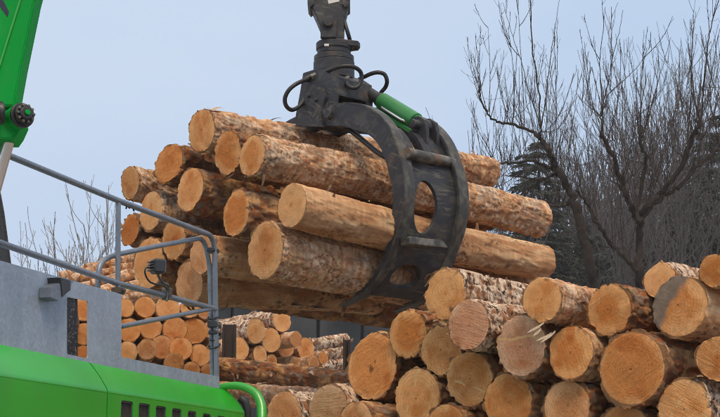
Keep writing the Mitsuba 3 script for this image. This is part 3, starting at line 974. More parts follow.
# head: box body with openings on its right side, hung under the rotator
hp = claw_poly([(305, 74), (324, 70), (333, 76), (334, 92), (333, 108), (330, 126), (297, 124), (298, 114), (302, 93)], S_F)
cs = m3.CrossSection([np.asarray(hp.exterior.coords)[:-1]], m3.FillRule.EvenOdd)
LH = .42
body = m3.Manifold.extrude(cs, LH)
b_right = max(x for x, _ in hp.exterior.coords)
zs = [y for _, y in hp.exterior.coords]
z0, z1 = min(zs), max(zs)
zh = lambda py: jb(333, py, S_F)[1]  # noqa: E731
body -= m3.Manifold.cube((.16, .30, .11)).translate((b_right - .12, zh(106), .06)).rotate((0, 0, 0)) if False else m3.Manifold.cube((.2, .085, .28)).translate((b_right - .14, zh(105), .07))
body -= m3.Manifold.cube((.2, .055, .10)).translate((b_right - .10, zh(119), .16))
part(gr, 'head_body', fix_winding(frame_mesh(man(body), p13 + A1 * (S_F - .02), B1, EZ, A1)), 'grapple_steel', 25)
# front cheek plate with its bolts, and a rib
cheek = claw_poly([(304, 92), (311, 84), (322, 86), (325, 97), (321, 112), (319, 124), (300, 122), (301, 112)], S_F - .045)
part(gr, 'cheek_plate', jslab(cheek, S_F - .045, .026, .005), 'grapple_steel', 25)
for (x, y) in ((306, 114), (316, 100), (309, 96), (315, 117)):
    q = J(x, y, S_F - .05)
    part(gr, 'bolt', rod(q - A1 * .018, q + A1 * .01, .015, 6, .003), 'grapple_steel', 25)
# foot wedge
foot = claw_poly([(294, 121), (300, 112), (318, 112), (322, 127), (296, 126)], S_F - .075)
part(gr, 'foot_plate', jslab(foot, S_F - .075, .03, .004), 'grapple_steel', 25)
# pivot pins of the claws
for (x, y, s) in ((334, 115, S_F),):
    q = J(x, y, s)
    part(gr, 'claw_pin', rod(q - A1 * .075, q + A1 * .55, .042, 24, .008), 'grapple_steel', 40)
# side lug plates on the head's right
for (px0, px1, py0, py1) in ((361, 371, 84, 112),):
    poly = claw_poly([(345, 84), (352, 76), (366, 83), (373, 96), (373, 110), (345, 112)], S_F + .42)
    part(gr, 'side_plate', jslab(poly, S_F + .36, .05, .005), 'grapple_steel', 25)


# rotator and hanger, on the vertical line over the head
HC = J(333, 66, S_F + .19)
HY2 = HC[1]


def H(px, py):
    return P(px, py, HY2)


def lathe(c, prof, n=40):
    v, f = [], []
    for (r, z) in prof:
        a = np.arange(n) * 2 * np.pi / n
        v.append(np.stack([c[0] + r * np.cos(a), c[1] + r * np.sin(a), np.full(n, z)], 1))
    v = np.vstack(v)
    k = np.arange(n)
    for i in range(len(prof) - 1):
        q = np.stack([i * n + k, i * n + (k + 1) % n, (i + 1) * n + (k + 1) % n, (i + 1) * n + k], 1)
        f += [q[:, [0, 1, 2]], q[:, [0, 2, 3]]]
    f = np.vstack(f)
    b, t = len(v), len(v) + 1
    v = np.vstack([v, [c[0], c[1], prof[0][1]], [c[0], c[1], prof[-1][1]]])
    f = np.vstack([f, np.stack([k * 0 + b, (k + 1) % n, k], 1), np.stack([k * 0 + t, (len(prof) - 1) * n + k, (len(prof) - 1) * n + (k + 1) % n], 1)])
    return fix_winding(trimesh.Trimesh(v, f, process=False))


mp = m_per_px(HC)
zz = lambda py: H(334, py)[2]  # noqa: E731
cr = H(334, 60)
part(gr, 'rotator', lathe(cr, [(20.5 * mp, zz(80)), (20.5 * mp, zz(63)), (19.5 * mp, zz(62)), (20 * mp, zz(61.5)), (20 * mp, zz(57)), (18.5 * mp, zz(56)), (16.5 * mp, zz(55))]), 'grapple_steel', 35)
part(gr, 'rotator_flange', lathe(cr, [(16.8 * mp, zz(54.8)), (16.8 * mp, zz(51)), (18 * mp, zz(50)), (18 * mp, zz(44)), (17 * mp, zz(43)), (13 * mp, zz(42))]), 'grapple_steel', 35)
ear = Polygon([(x, y) for x, y in [(0, .11), (.12, .09), (.19, .06), (.205, 0), (.19, -.06), (.12, -.09), (0, -.11)]]).difference(Point(.145, 0).buffer(.028))
part(gr, 'hose_bracket', slab(ear, .045, np.array([cr[0], cr[1], zz(48.5)]), np.array([1.0, 0, 0]), np.array([0, 1.0, 0]), EZ, .005), 'grapple_steel', 25)
q = H(327, 50.5)
part(gr, 'label_plate', obox(q + [0, -.146, 0], [1, 0, 0], [0, 1, 0], [0, 0, 1], .018, .004, .010, .001), 'sticker_white')


def hpoly(pts):
    return Polygon([((H(x, y) - HC)[0], (H(x, y) - HC)[2]) for x, y in pts])


hang = hpoly([(307.5, -30), (308.5, 0), (310, 11), (313, 13), (320.5, 30), (322.5, 43), (344, 43), (344.5, 24), (348.5, 8), (349.5, 0), (350, -30)])
win = hpoly([(316.5, -24), (316.5, 3.2), (326, 1.8), (337.5, -1.5), (337.5, -24)])
part(gr, 'hanger', slab(hang.difference(win), .20, HC + np.array([0, -.10, 0]), np.array([1.0, 0, 0]), EZ, np.array([0, 1.0, 0]), .012), 'grapple_steel', 25)
lowp = hpoly([(321, 24), (321, 43), (336.5, 43), (337.5, 24)])
part(gr, 'hanger_cheek', slab(lowp, .05, HC + np.array([0, -.152, 0]), np.array([1.0, 0, 0]), EZ, np.array([0, 1.0, 0]), .006), 'grapple_steel', 25)
q = H(328.5, 28.5)
part(gr, 'hanger_pin', rod(q + [0, -.185, 0], q + [0, .16, 0], .042, 24, .008), 'grapple_steel', 40)
for (x0, x1) in ((308, 314.5), (342.5, 350)):
    pl = hpoly([(x0, -30), (x0, 9), (x0 + 2.5, 12.5), (x1, 9), (x1, -30)])
    part(gr, 'hanger_flange', slab(pl, .26, HC + np.array([0, -.13, 0]), np.array([1.0, 0, 0]), EZ, np.array([0, 1.0, 0]), .006), 'grapple_steel', 25)
q = H(333.5, 4)
part(gr, 'sticker', obox(q + [0, -.103, 0], unit([1, 0, .24]), [0, 1, 0], unit([-.24, 0, 1]), 5.6 * mp, .002, 3.2 * mp, .0005), 'sticker_white')
# the boom link above the picture that carries it
top = H(328.5, -30)
part(gr, 'boom_link', obox(top + [0, 0, .35], [1, 0, 0], [0, 1, 0], [0, 0, 1], .13, .12, .37, .02), 'grapple_steel')


# hoses
def hose(pts, r=.017, **kw):
    """pts: (px, py, Y)"""
    c = catmull([P(x, y, Y) for x, y, Y in pts], 10)
    part(gr, 'hose', tube(c, r, 12), 'black_rubber', True, **kw)


yf = J(310, 90, S_F)[1]
hose([(313, 76, yf), (309, 78.5, yf - .05), (297, 83.5, yf - .12), (289, 90, yf - .14), (285, 98, yf - .13), (286, 105.5, yf - .11), (291, 109.8, yf - .08), (297, 108, yf - .05), (302, 103.5, yf - .02), (306, 97, yf + .02)], .0165)
hose([(322, 75, yf - .02), (327, 71.5, yf - .14), (338, 67.2, yf - .2), (348, 66, yf - .2), (356, 68, yf - .18), (361, 73, yf - .14), (361, 81, yf - .13), (357, 87, yf - .14), (351, 87.6, yf - .15), (346.5, 84, yf - .12), (346, 79, yf - .05)], .0165)
y3 = c1[1]
hose([(359, 79.5, y3 + .02), (364, 77, y3 - .03), (371, 73.8, y3 - .06), (378, 72.4, y3 - .07), (384.5, 74.5, y3 - .06), (387, 81, y3 - .05), (385.5, 87, y3 - .02), (381.5, 92, y3), (379.5, 96, y3 + .02)], .0165)
hose([(344, 20, HY2 - .06), (346, 27, HY2 - .09), (348.5, 35, HY2 - .09), (350, 41, HY2 - .06), (351, 50, HY2 - .02)], .016)
hose([(345, 128, J(345, 128, S_F)[1] + .10), (354, 133, J(354, 133, S_F)[1] + .07), (366, 143, J(366, 143, S_F)[1] + .05), (377, 152, J(377, 152, S_F)[1] + .05), (388, 158, J(388, 158, S_F)[1] + .06), (398, 160, J(398, 160, S_F)[1] + .10)], .02)
for (x, y, Y) in ((312, 77, yf - .03), (317, 75, yf - .06), (322, 76, yf - .04), (346, 80, yf - .05)):
    q = P(x, y, Y)
    part(gr, 'hose_fitting', rod(q - np.array([.045, 0, .02]), q + np.array([.03, 0, .012]), .027, 6, .004), 'worn_steel', 25)
q = P(314, 78, yf + .03)
part(gr, 'valve_block', obox(q, B1, A1, EZ, .07, .06, .045, .008), 'grapple_steel')

# ------------------------------------------------------------------ the loader: deck, rails, hood, boom
ld = thing('log_loader', 'green log loader with galvanised deck panel, tubular guard rails and green boom', 'log loader')
MD = np.array([math.sin(math.radians(20.1)), math.cos(math.radians(20.1)), 0])
MN = np.array([MD[1], -MD[0], 0])
MO = P(0, 262, 7.6)


def M(px, py, off=0.0):
    return on_plane(px, py, MO + MN * off, MN)


def mxy(px, py, off=0.0):
    q = M(px, py, off) - MO
    return (q @ MD, q[2])


def mpoly(pts, off=0.0):
    return Polygon([mxy(x, y, off) for x, y in pts])


def mslab(poly, off, th, bevel=0.0):
    """inside face at off - th, outside at off"""
    return slab(poly, th, MO + MN * (off - th), MD, EZ, MN, bevel)


xs_ = -45
panel = mpoly([(xs_, 248.4), (0, 261), (60.5, 277.8), (121.5, 294.6), (121.5, 357), (219, 376.5), (219.5, 388.6), (107, 366), (0, 345), (xs_, 336.2)])
slot = mpoly([(67, 297), (88, 301), (88, 358.5), (67, 354)]).buffer(-.012).buffer(.012)
part(ld, 'deck_panel', mslab(panel.difference(slot), 0, .006, 0), 'galvanised', False, 'flat galvanised sheet panel beside the deck, with a narrow upright slot')
# folded return edge of the sheet (thin lip along the top)
for (a, b) in (((xs_, 248.4), (121.5, 294.6)),):
    q0, q1 = M(*a), M(*b)
    part(ld, 'panel_lip', obox((q0 + q1) / 2 - MN * .018, unit(q1 - q0), MN, unit(np.cross(q1 - q0, MN)), np.linalg.norm(q1 - q0) / 2, .016, .003, .001), 'galvanised')
strip_p = mpoly([(67, 297), (79.5, 299.5), (79.5, 356.5), (67, 354)]).buffer(.004)
part(ld, 'perforated_strip', mslab(strip_p, -.012, .012, .002), 'perforated_black', 25, 'black perforated strip inside the slot')
# bracket box on the panel
part(ld, 'hinge_bracket', mslab(mpoly([(50, 297), (51, 287), (60, 283), (64.5, 277.5), (74.5, 280.5), (65, 296), (58, 301)], .07), .07, .066, .004), 'galvanised_tube', 25)
q0_ = M(69, 288, .05)
part(ld, 'bracket_stop', mslab(mpoly([(64.5, 277), (75.5, 280), (75.5, 290), (66.5, 297.5)], .10), .075, .10, .006), 'black_paint', 25)
q = M(52, 281.5, .01)
part(ld, 'bracket_bolt', rod(q, q + MN * .03, .014, 12, .004), 'worn_steel', 30)
# deck floor behind the panel and cab side mass to the left (outside the frame)
dk = mpoly([(xs_, 338), (219, 389), (219, 392), (xs_, 342)])
part(ld, 'deck_floor', mslab(dk, -.03, 1.3), 'galvanised', False)


# rails
def rail(pts, r, off=0.0, n=8, name='guard_rail', mat='galvanised_tube', spline=True):
    w = [M(x, y, off) for x, y in pts]
    c = catmull(w, n) if spline else np.array(w)
    return part(ld, name, tube(c, r, 20), mat, True)


def rounded(pts, rpx, off):
    """polyline on the rail plane with rounded corners"""
    w = np.array([M(x, y, off) for x, y in pts])
    out = [w[0]]
    for i in range(1, len(w) - 1):
        a, b = unit(w[i - 1] - w[i]), unit(w[i + 1] - w[i])
        d = min(rpx, np.linalg.norm(w[i - 1] - w[i]) * .5, np.linalg.norm(w[i + 1] - w[i]) * .5)
        p0, p1 = w[i] + a * d, w[i] + b * d
        for t in np.linspace(0, 1, 10):
            out.append((1 - t) ** 2 * p0 + 2 * t * (1 - t) * w[i] + t * t * p1)
    out.append(w[-1])
    # straight runs need end points only, but keep frames stable
    return np.array(out)


def rtube(pts, r, off=0.0, rc=.09, name='guard_rail', label=None):
    part(ld, name, tube(rounded(pts, rc, off), r, 20), 'galvanised_tube', True, label)


RR = .0168
rtube([(-50, 131.5), (0, 152), (118, 200.5), (214.5, 236.5), (216.8, 384)], RR, -.03, .11, label='top guard rail bending down into the end post')
rtube([(-50, 226), (0, 243), (118, 283.5), (216, 309)], RR, -.03, .02)
rtube([(118.2, 203), (117.8, 300)], .0150, -.03, name='rail_post')
rtube([(97.8, 291), (98.5, 263), (112, 255.5), (150, 247.5), (203.5, 237.5), (209.5, 262), (212.8, 382)], .0150, -.07, .10, label='inner loop of guard rail with rounded corners')
rtube([(121, 326.5), (212, 308.5)], .0140, -.03, name='rail_brace')
# clamps
for (x, y, off, hx, hz) in ((118, 291, -.03, .032, .018), (212, 250.5, -.05, .05, .014), (214.5, 325, -.045, .05, .02), (215, 333, -.045, .045, .012)):
    q = M(x, y, off)
    part(ld, 'rail_clamp', obox(q, MD, MN, EZ, hx, .03, hz, .006), 'black_paint' if x > 200 else 'worn_steel')
    part(ld, 'clamp_bolt', rod(q + MN * .028, q + MN * .045, .010, 6, .002), 'worn_steel', 25)
# cable ties round the end posts
for (x, y) in ((213.5, 317), (215.5, 338), (214, 346)):
    q = M(x, y, -.05)
    c = [q + MD * .05 * math.cos(a) + MN * .035 * math.sin(a) + EZ * .02 * math.cos(a) for a in np.linspace(0, 2 * np.pi, 24)]
    part(ld, 'cable_tie', tube(c, .006, 8), 'black_rubber', True)
# tube ends where the small hooks stick above the rail
q = M(131, 210.5, -.03)
part(ld, 'rail_hook', join([tube(catmull([M(126, 208.5, -.03), M(127.5, 205.5, -.03), M(129.5, 208, -.03), M(131.5, 205, -.03), M(134, 211, -.03)], 6), .005, 8)]), 'black_rubber', True)

# work lamp on the middle rail
lc = M(157.5, 266.5, .0)
lx, lz = unit(MD * .75 + MN * .66), EZ
ly = unit(np.cross(lz, lx))
lampk = part(ld, 'work_lamp', obox(lc, lx, ly, lz, .036, .040, .043, .012), 'black_paint', 25, 'small black work lamp clamped on the middle rail')
for dz in (-.024, -.008, .008, .024):
    part(lampk, 'cooling_fin', obox(lc - lx * .042 + EZ * dz, lx, ly, lz, .008, .036, .004, .0015), 'black_paint')
scene['lamp_glass'] = two({'type': 'principled', 'base_color': {'type': 'rgb', 'value': (.10, .11, .13)}, 'roughness': .15, 'specular': .8})
part(lampk, 'lens', obox(lc + lx * .037, lx, ly, lz, .003, .034, .036, .002), 'lamp_glass')
part(lampk, 'mounting_arm', tube(catmull([lc - EZ * .04, M(160, 279, 0), M(163, 283, 0), M(168, 285, 0), M(167.5, 292, -.01), M(166.5, 301, -.01)], 5), .008, 8), 'worn_steel', True)
part(lampk, 'cable', tube(catmull([lc - lx * .04 - EZ * .01, M(146, 268, .0), M(145.2, 274, .0), M(149, 281, .0), M(155, 284, .01), M(163, 285, .01), M(167, 289, -.0)], 6), .0055, 8), 'black_rubber', True)
q = M(167, 294, -.02)
part(lampk, 'rail_clip', obox(q, MD, MN, EZ, .014, .03, .035, .004), 'worn_steel')

# hood: sloped top band and upright side with vent slots
OFF = .12
h_top = [(xs_, 336.6), (0, 345.6), (107, 366.6), (219, 389.2), (238, 393.6)]
bev = []
for x, y in h_top:
    bev.append(M(x, y - 1.2, .006))
low_px = [(xs_, 366.5), (0, 374), (107, 392.5), (219, 408.3), (244.5, 411.5)]
low = [M(x, y, OFF) for x, y in low_px]


def band(i0, i1, cut0=0.0, cut1=0.0):
    """one panel of the hood: sloped band, rounded shoulder and upright side as one sheet with thickness"""
    ta, tb = i0, i1
    rows = []
    for (tp, lo) in ((ta, None), (tb, None)):
        pass
    return None


def lerp_line(P0, P1, s):
    """point of line P0P1 at machine coordinate s"""
    s0, s1 = (P0 - MO) @ MD, (P1 - MO) @ MD
    return P0 + (P1 - P0) * ((s - s0) / (s1 - s0))


zt_line = (bev[0], bev[-1])
zl_line = (low[0], low[-1])
s_a, s_b = (bev[0] - MO) @ MD, (bev[-1] - MO) @ MD
s_seam_t, s_seam = (M(101, 366) - MO) @ MD, (M(107.5, 392.5, OFF) - MO) @ MD
s_end = (M(244.5, 411.5, OFF) - MO) @ MD
ZB = 1.15


def hood_section(s):
    t, l = lerp_line(*zt_line, s), lerp_line(*zl_line, s)
    sec = [t - MN * .14, t]
    # slight crown of the sloped band, then a rounded shoulder
    v = l - t
    nrm = unit(np.cross(MD, v))
    if nrm[2] < 0:
        nrm = -nrm
    for f in (.25, .5, .75, .93):
        sec.append(t + v * f + nrm * .006 * math.sin(math.pi * f))
    down = np.array([0, 0, -1.0])
    for f in (.2, .5, .8):
        a = l - v / np.linalg.norm(v) * .012
        b = l + down * .012
        sec.append((1 - f) ** 2 * a + 2 * f * (1 - f) * l + f * f * b)
    return sec, l


def hood_mesh(sa, sb, n=24):
    secs = [hood_section(s)[0] + [np.append(hood_section(s)[1][:2], hood_section(s)[1][2] - .0125)] for s in np.linspace(sa, sb, n)]
    k = len(secs[0])
    v = np.array(secs).reshape(-1, 3)
    vin = v - (MN * .8 + EZ * .6) * .012
    i, j = np.meshgrid(np.arange(n - 1), np.arange(k - 1), indexing='ij')
    q = np.stack([i * k + j, (i + 1) * k + j, (i + 1) * k + j + 1, i * k + j + 1], -1).reshape(-1, 4)
    N = len(v)
    loop = [a * k for a in range(n)] + [(n - 1) * k + b for b in range(1, k)] + [a * k + k - 1 for a in range(n - 2, -1, -1)] + [b for b in range(k - 2, 0, -1)]
    side = [[loop[(a + 1) % len(loop)], loop[a], loop[a] + N, loop[(a + 1) % len(loop)] + N] for a in range(len(loop))]
    m = trimesh.Trimesh(np.vstack([v, vin]), np.vstack([np.vstack([q, q[:, ::-1] + N, side])[:, [0, 1, 2]], np.vstack([q, q[:, ::-1] + N, side])[:, [0, 2, 3]]]), process=False)
    return fix_winding(m)


gap = .006
hk1 = part(ld, 'hood_band', hood_mesh(s_a, s_seam - gap), 'machine_green', 35, 'light green sloped top band of the hood')
hk2 = part(ld, 'hood_band', hood_mesh(s_seam + gap, s_end), 'machine_green', 35)


def zlow(s):
    return hood_section(s)[1][2] - .0125 - MO[2]


side1 = Polygon([(s_a, zlow(s_a) - .002), (s_seam - gap, zlow(s_seam) - .002), (s_seam - gap, ZB - MO[2]), (s_a, ZB - MO[2])])
side2 = Polygon([(s_seam + gap, zlow(s_seam) - .002), (s_end, zlow(s_end) - .002), (s_end, ZB - MO[2]), (s_seam + gap, ZB - MO[2])])
vents = []
for (x0, x1, yt) in ((121.3, 133.3, 400), (139, 150.3, 402.6), (156, 166.4, 405.3), (172.3, 181.8, 407.8), (188, 196.5, 410.4), (203, 211, 413), (217.5, 225, 415.4)):
    a, b = mxy(x0, yt, OFF), mxy(x1, yt + (x1 - x0) * .15, OFF)
    hgt = .42
    vents.append(Polygon([a, b, (b[0], b[1] - hgt), (a[0], a[1] - hgt)]).buffer(-.018).buffer(.018))
part(ld, 'hood_side', mslab(side1, OFF, .03, 0), 'machine_green', 25)
s2 = side2
for v in vents:
    s2 = s2.difference(v)
hs = part(ld, 'hood_side', mslab(s2, OFF, .03, 0), 'machine_green', 25, 'green hood side with a row of upright vent slots')
scene['vent_dark'] = two({'type': 'principled', 'base_color': {'type': 'rgb', 'value': (.050, .045, .045)}, 'roughness': .6})
for v in vents:
    fr = v.buffer(.004).difference(v.buffer(-.010))
    b = v.bounds
    bars = []
    for xx in np.arange(b[0] + .012, b[2] - .008, .016):
        bars.append(Polygon([(xx, b[1]), (xx + .006, b[1]), (xx + .006, b[3]), (xx, b[3])]).intersection(v.buffer(-.004)))
    ms = [mslab(fr, OFF - .006, .018)] + [mslab(g_, OFF - .014, .008) for bb in bars for g_ in getattr(bb, 'geoms', [bb]) if g_.area > 1e-6]
    part(hs, 'vent_grille', join(ms), 'vent_dark', False)
    part(hs, 'vent_back', mslab(v.buffer(.003), OFF - .026, .004), 'vent_dark', False)
# end wall and inner mass of the engine bay
e0, e1 = lerp_line(*zt_line, s_end), lerp_line(*zl_line, s_end)
endp = np.array([MO + MD * s_end + MN * (-1.2), MO + MD * s_end + MN * (OFF - .004)])
ew = slab(Polygon([(-1.2, e0[2] - MO[2] - .01), (.0, e0[2] - MO[2] - .006), (OFF - .03, e1[2] - MO[2] - .012), (OFF - .03, ZB - MO[2]), (-1.2, ZB - MO[2])]), .02, MO + MD * (s_end - .024), MN, EZ, MD, 0)
part(ld, 'hood_end', ew, 'machine_green', 25)
# undercarriage (below the frame)
uc = obox(MO + MD * (s_end * .35) + MN * -.9 + EZ * (ZB - MO[2] - .55), MD, MN, EZ, 1.9, 1.0, .58, .05)
part(ld, 'undercarriage', uc, 'black_paint')

# green hook at the end of the hood
HKY = P(240, 395, 10.05)[1]
hkp = [(214, 389.5), (224, 386.5), (236, 385.5), (247, 388), (256, 394), (261, 404), (262, 416), (261, 430)]
c = catmull([P(x, y, HKY - .03 * i) for i, (x, y) in enumerate(hkp)], 8)
part(ld, 'lifting_hook', tube(c, np.linspace(3.2, 5.2, len(c)) * m_per_px(c[0]), 20), 'machine_green', True, 'bent green hook at the end of the hood')
c2_ = catmull([P(x, y, HKY + .06) for (x, y) in ((240, 398), (245, 403), (247, 412), (246, 424))], 8)
part(ld, 'hook_plate', tube(c2_, 4.5 * m_per_px(c[0]), 16), 'black_paint', True)

# boom: green box section, upper left
BY = 7.2
bd = np.array([1.0, 0, 0])


def BPoly(pts, Y=BY):
    return Polygon([(P(x, y, Y)[0], P(x, y, Y)[2]) for x, y in pts])


boomk = part(ld, 'boom', slab(BPoly([(-60, -40), (46, -40), (35.5, 0), (21.5, 68), (14.5, 107), (-60, 107)]), .14, np.array([0, BY, 0]), bd, EZ, np.array([0, 1.0, 0]), .012), 'boom_green', 25, 'green box-section boom with a welded edge')
p0, p1 = P(28, -25, BY - .004), P(-6, 84, BY - .004)
part(boomk, 'weld_seam', tube([p0, (p0 + p1) / 2, p1], .006, 8), 'machine_green', True)
scene['decal_dark'] = two({'type': 'principled', 'base_color': {'type': 'rgb', 'value': (.016, .020, .045)}, 'roughness': .5})
part(boomk, 'decal_stripe', slab(BPoly([(-12, -12), (-4, -14), (9, 12), (7.5, 17.5), (-2, 4)]), .0015, np.array([0, BY - .002, 0]), bd, EZ, np.array([0, 1.0, 0]), 0), 'decal_dark', False, 'dark slanted stripe')
# joint: pin with ribbed black flange
pq = P(21, 116, BY)
pa = unit([.62, -.78, .05])
px_, pz_ = unit(np.cross(pa, EZ)), None
rpx = 12.6 * m_per_px(pq)


def disc_part(name, o0, o1, r, mat, ch=.006, sides=40):
    return part(ld, name, rod(pq + pa * o0, pq + pa * o1, r, sides, ch), mat, 40)


disc_part('boom_pin_boss', -.14, .0, rpx * .98, 'boom_green')
disc_part('pin_flange', .0, .022, rpx * 1.02, 'black_paint')
disc_part('pin_flange', .022, .045, rpx * .82, 'black_rubber')
disc_part('pin_cap', .045, .062, rpx * .55, 'black_paint')
disc_part('pin_cap', .062, .074, rpx * .22, 'boom_green', .003, 20)
e1_ = unit(np.cross(pa, EZ))
e2_ = np.cross(e1_, pa)
for a in np.arange(10) * 2 * np.pi / 10:
    q = pq + (e1_ * math.cos(a) + e2_ * math.sin(a)) * rpx * .68
    part(ld, 'flange_bolt', rod(q + pa * .043, q + pa * .056, .0075, 6, .002), 'worn_steel', 25)
# clevis and silver piston rod going down to the left
ck = slab(BPoly([(-20, 103), (20, 101), (22, 122), (17, 133), (12, 140), (-4, 140), (-20, 150)], BY + .03), .16, np.array([0, BY + .03, 0]), bd, EZ, np.array([0, 1.0, 0]), .012)
part(ld, 'boom_clevis', ck, 'boom_green', 25)
part(ld, 'piston_rod', rod(P(12, 128, BY + .09), P(-22, 250, BY + .2), 6.3 * m_per_px(pq), 28, .004), 'chrome', 40, 'silver piston rod of the boom cylinder')
q = P(5, 113, BY - .02)
part(ld, 'clevis_boss', rod(P(-3, 113, BY - .05), P(4, 113, BY - .04), .055, 24, .008), 'black_paint', 40)
# black cab pillar behind the rail at the left edge
part(ld, 'cab_pillar', slab(BPoly([(-40, 190), (-1, 190), (3, 212), (10.5, 268), (10.5, 285), (-40, 285)], 8.6), .05, np.array([0, 8.6, 0]), bd, EZ, np.array([0, 1.0, 0]), .01), 'black_paint', 25)

# ------------------------------------------------------------------ trees
def grow(start, d0, length, r0, rs, up=.25, wob=.25, n=8, rend=.25):
    """a curved tapering shoot"""
    p, d = np.array(start, float), unit(d0)
    pts = [p]
    for i in range(n):
        d = unit(d + np.array([0, 0, up / n * 2]) + rs.randn(3) * wob / math.sqrt(n) * .6)
        p = p + d * length / n
        pts.append(p)
    return np.array(pts), r0 * np.linspace(1, rend, n + 1)


def twig_spray(limbs, rs, count, lmin, lmax, r, sub=4, up=.9, out=.6, thin=.0045, start=.25):
    """upright shoots along the limbs, with side twigs; returns one mesh"""
    ms = []
    lens = np.array([np.linalg.norm(np.diff(p, axis=0), axis=1).sum() for p, _ in limbs])
    for _ in range(count):
        i = rs.choice(len(limbs), p=lens / lens.sum())
        p, rr = limbs[i]
        f = start + (1 - start) * rs.rand()
        x = f * (len(p) - 1)
        k = min(int(x), len(p) - 2)
        base = p[k] + (p[k + 1] - p[k]) * (x - k)
        tang = unit(p[k + 1] - p[k])
        d = unit(tang * .5 + rs.randn(3) * out + [0, 0, up])
        ln = lmin + (lmax - lmin) * rs.rand() ** 1.6
        pts, rad = grow(base, d, ln, r * (.5 + .5 * ln / lmax), rs, up=.6, wob=.22, n=7)
        ms.append(tube(pts, np.maximum(rad, thin), 4, False))
        for _ in range(rs.poisson(sub * ln / lmax * 1.4)):
            kk = rs.randint(2, len(pts) - 1)
            d2 = unit(unit(pts[kk] - pts[kk - 1]) + rs.randn(3) * .38)
            p2, r2 = grow(pts[kk], d2, ln * (.12 + .22 * rs.rand()), max(rad[kk] * .6, thin), rs, up=.4, wob=.3, n=4)
            ms.append(tube(p2, np.maximum(r2, thin * .8), 3, False))
    return join(ms)


def limb3(pts, Y, dy=0.0, rs=None, r0=.1, r1=.03, n=5):
    """px polyline with a drift in depth -> 3D limb"""
    m = len(pts)
    ys = Y + dy * np.linspace(0, 1, m) ** 1.2 + (rs.randn(m) * .12 if rs is not None else 0)
    c = catmull([P(x, y, yy) for (x, y), yy in zip(pts, ys)], n)
    k = len(c)
    if rs is not None:                                         # kinks and knobs
        c[1:-1] += rs.randn(k - 2, 3) * .017 * min(1, r0 / .04)
        return c, np.linspace(r0, r1, k) * (1 + .08 * rs.randn(k).clip(-1, 1.6))
    return c, np.linspace(r0, r1, k)


def big_tree(key, Y, trunk, limbs, rs, spray, twigmat='twig_bark', nmain=5):
    tr, rad = limb3(*trunk[0], **trunk[1])
    part(key, 'trunk', tube(tr, rad, 12), 'tree_bark', True)
    L = []
    for a, kw in limbs:
        c, r = limb3(*a, **kw)
        L.append((c, r))
        part(key, 'branch', tube(c, r, 8), 'tree_bark', True)
    sp2 = {**spray, 'count': spray['count'] // 4, 'lmax': 1.1}
    part(key, 'twig', join([twig_spray(L[:nmain], rs, **{**spray, 'count': int(spray['count'] * .8)}), twig_spray(L[nmain:], rs, **sp2)]), twigmat, False, stuff=True)
    return L


rs = np.random.RandomState(21)
TY = 31.0
t1 = thing('bare_tree', 'gnarled leafless tree with forked dark trunk and tall shoots, right of the lifted logs', 'tree')
u = m_per_px(P(620, 200, TY))
big_tree(t1, TY, (([(640, 560), (639, 400), (639, 300), (639, 272), (639.5, 245), (640, 219)], TY), dict(rs=rs, r0=5.2 * u, r1=3.4 * u)), [
    (([(640, 224), (634, 212), (626, 194), (621, 184), (614, 157), (605, 141), (601, 135)], TY, -.6), dict(rs=rs, r0=3.0 * u, r1=2.0 * u)),
    (([(640, 222), (637, 205), (644, 174), (646, 157), (640, 141), (640, 128)], TY, .5), dict(rs=rs, r0=2.4 * u, r1=1.3 * u)),
    (([(640, 222), (646, 208), (660, 194), (668, 184), (685, 160), (691, 140), (698, 128), (701, 124)], TY, -1.2), dict(rs=rs, r0=3.2 * u, r1=1.9 * u)),
    (([(641, 220), (650, 208), (664, 196), (678, 187), (694, 169), (707, 158), (722, 147), (740, 138)], TY, .9), dict(rs=rs, r0=2.6 * u, r1=1.6 * u)),
    (([(638, 272), (628, 260), (616, 248), (606, 237), (597, 224), (588, 206), (577, 190)], TY, -1.0), dict(rs=rs, r0=2.6 * u, r1=1.2 * u)),
    (([(601, 136), (602, 124), (600, 116), (591, 104), (586, 75), (581, 37)], TY - .6, .2), dict(rs=rs, r0=0.93 * u, r1=.17 * u)),
    (([(600, 117), (602, 104), (600, 64), (603, 30), (605, 7)], TY - .6, .4), dict(rs=rs, r0=0.68 * u, r1=.17 * u)),
    (([(601, 117), (604, 100), (609, 78), (612, 60), (619, 33), (623, 10)], TY - .6, -.4), dict(rs=rs, r0=0.62 * u, r1=.17 * u)),
    (([(602, 115), (609, 94), (624, 80), (638, 66), (650, 47)], TY - .6, -.8), dict(rs=rs, r0=0.56 * u, r1=.17 * u)),
    (([(598, 113), (588, 106), (580, 98), (575, 90)], TY - .6, .5), dict(rs=rs, r0=0.43 * u, r1=.17 * u)),
    (([(640, 130), (641, 110), (641, 87), (643, 55), (644, 30)], TY + .5, .4), dict(rs=rs, r0=0.68 * u, r1=.17 * u)),
    (([(641, 141), (646, 125), (654, 97), (664, 62), (671, 37)], TY + .4, -.5), dict(rs=rs, r0=0.62 * u, r1=.17 * u)),
    (([(688, 150), (688, 134), (691, 100), (691, 67), (693, 35), (694, 10)], TY - 1.2, .3), dict(rs=rs, r0=0.74 * u, r1=.17 * u)),
    (([(701, 126), (697, 108), (692, 92), (690, 67)], TY - 1.2, .5), dict(rs=rs, r0=0.68 * u, r1=.4 * u)),
    (([(701, 124), (703, 95), (705, 67), (708, 45), (711, 27), (719, -2)], TY - 1.2, -.3), dict(rs=rs, r0=0.87 * u, r1=.4 * u)),
    (([(720, 148), (713, 115), (708, 94), (706, 50)], TY + .9, .2), dict(rs=rs, r0=0.74 * u, r1=.17 * u)),
], rs, dict(count=210, lmin=.3, lmax=2.2, r=.009, sub=5, thin=.0042, start=.05, up=.9, out=.6))

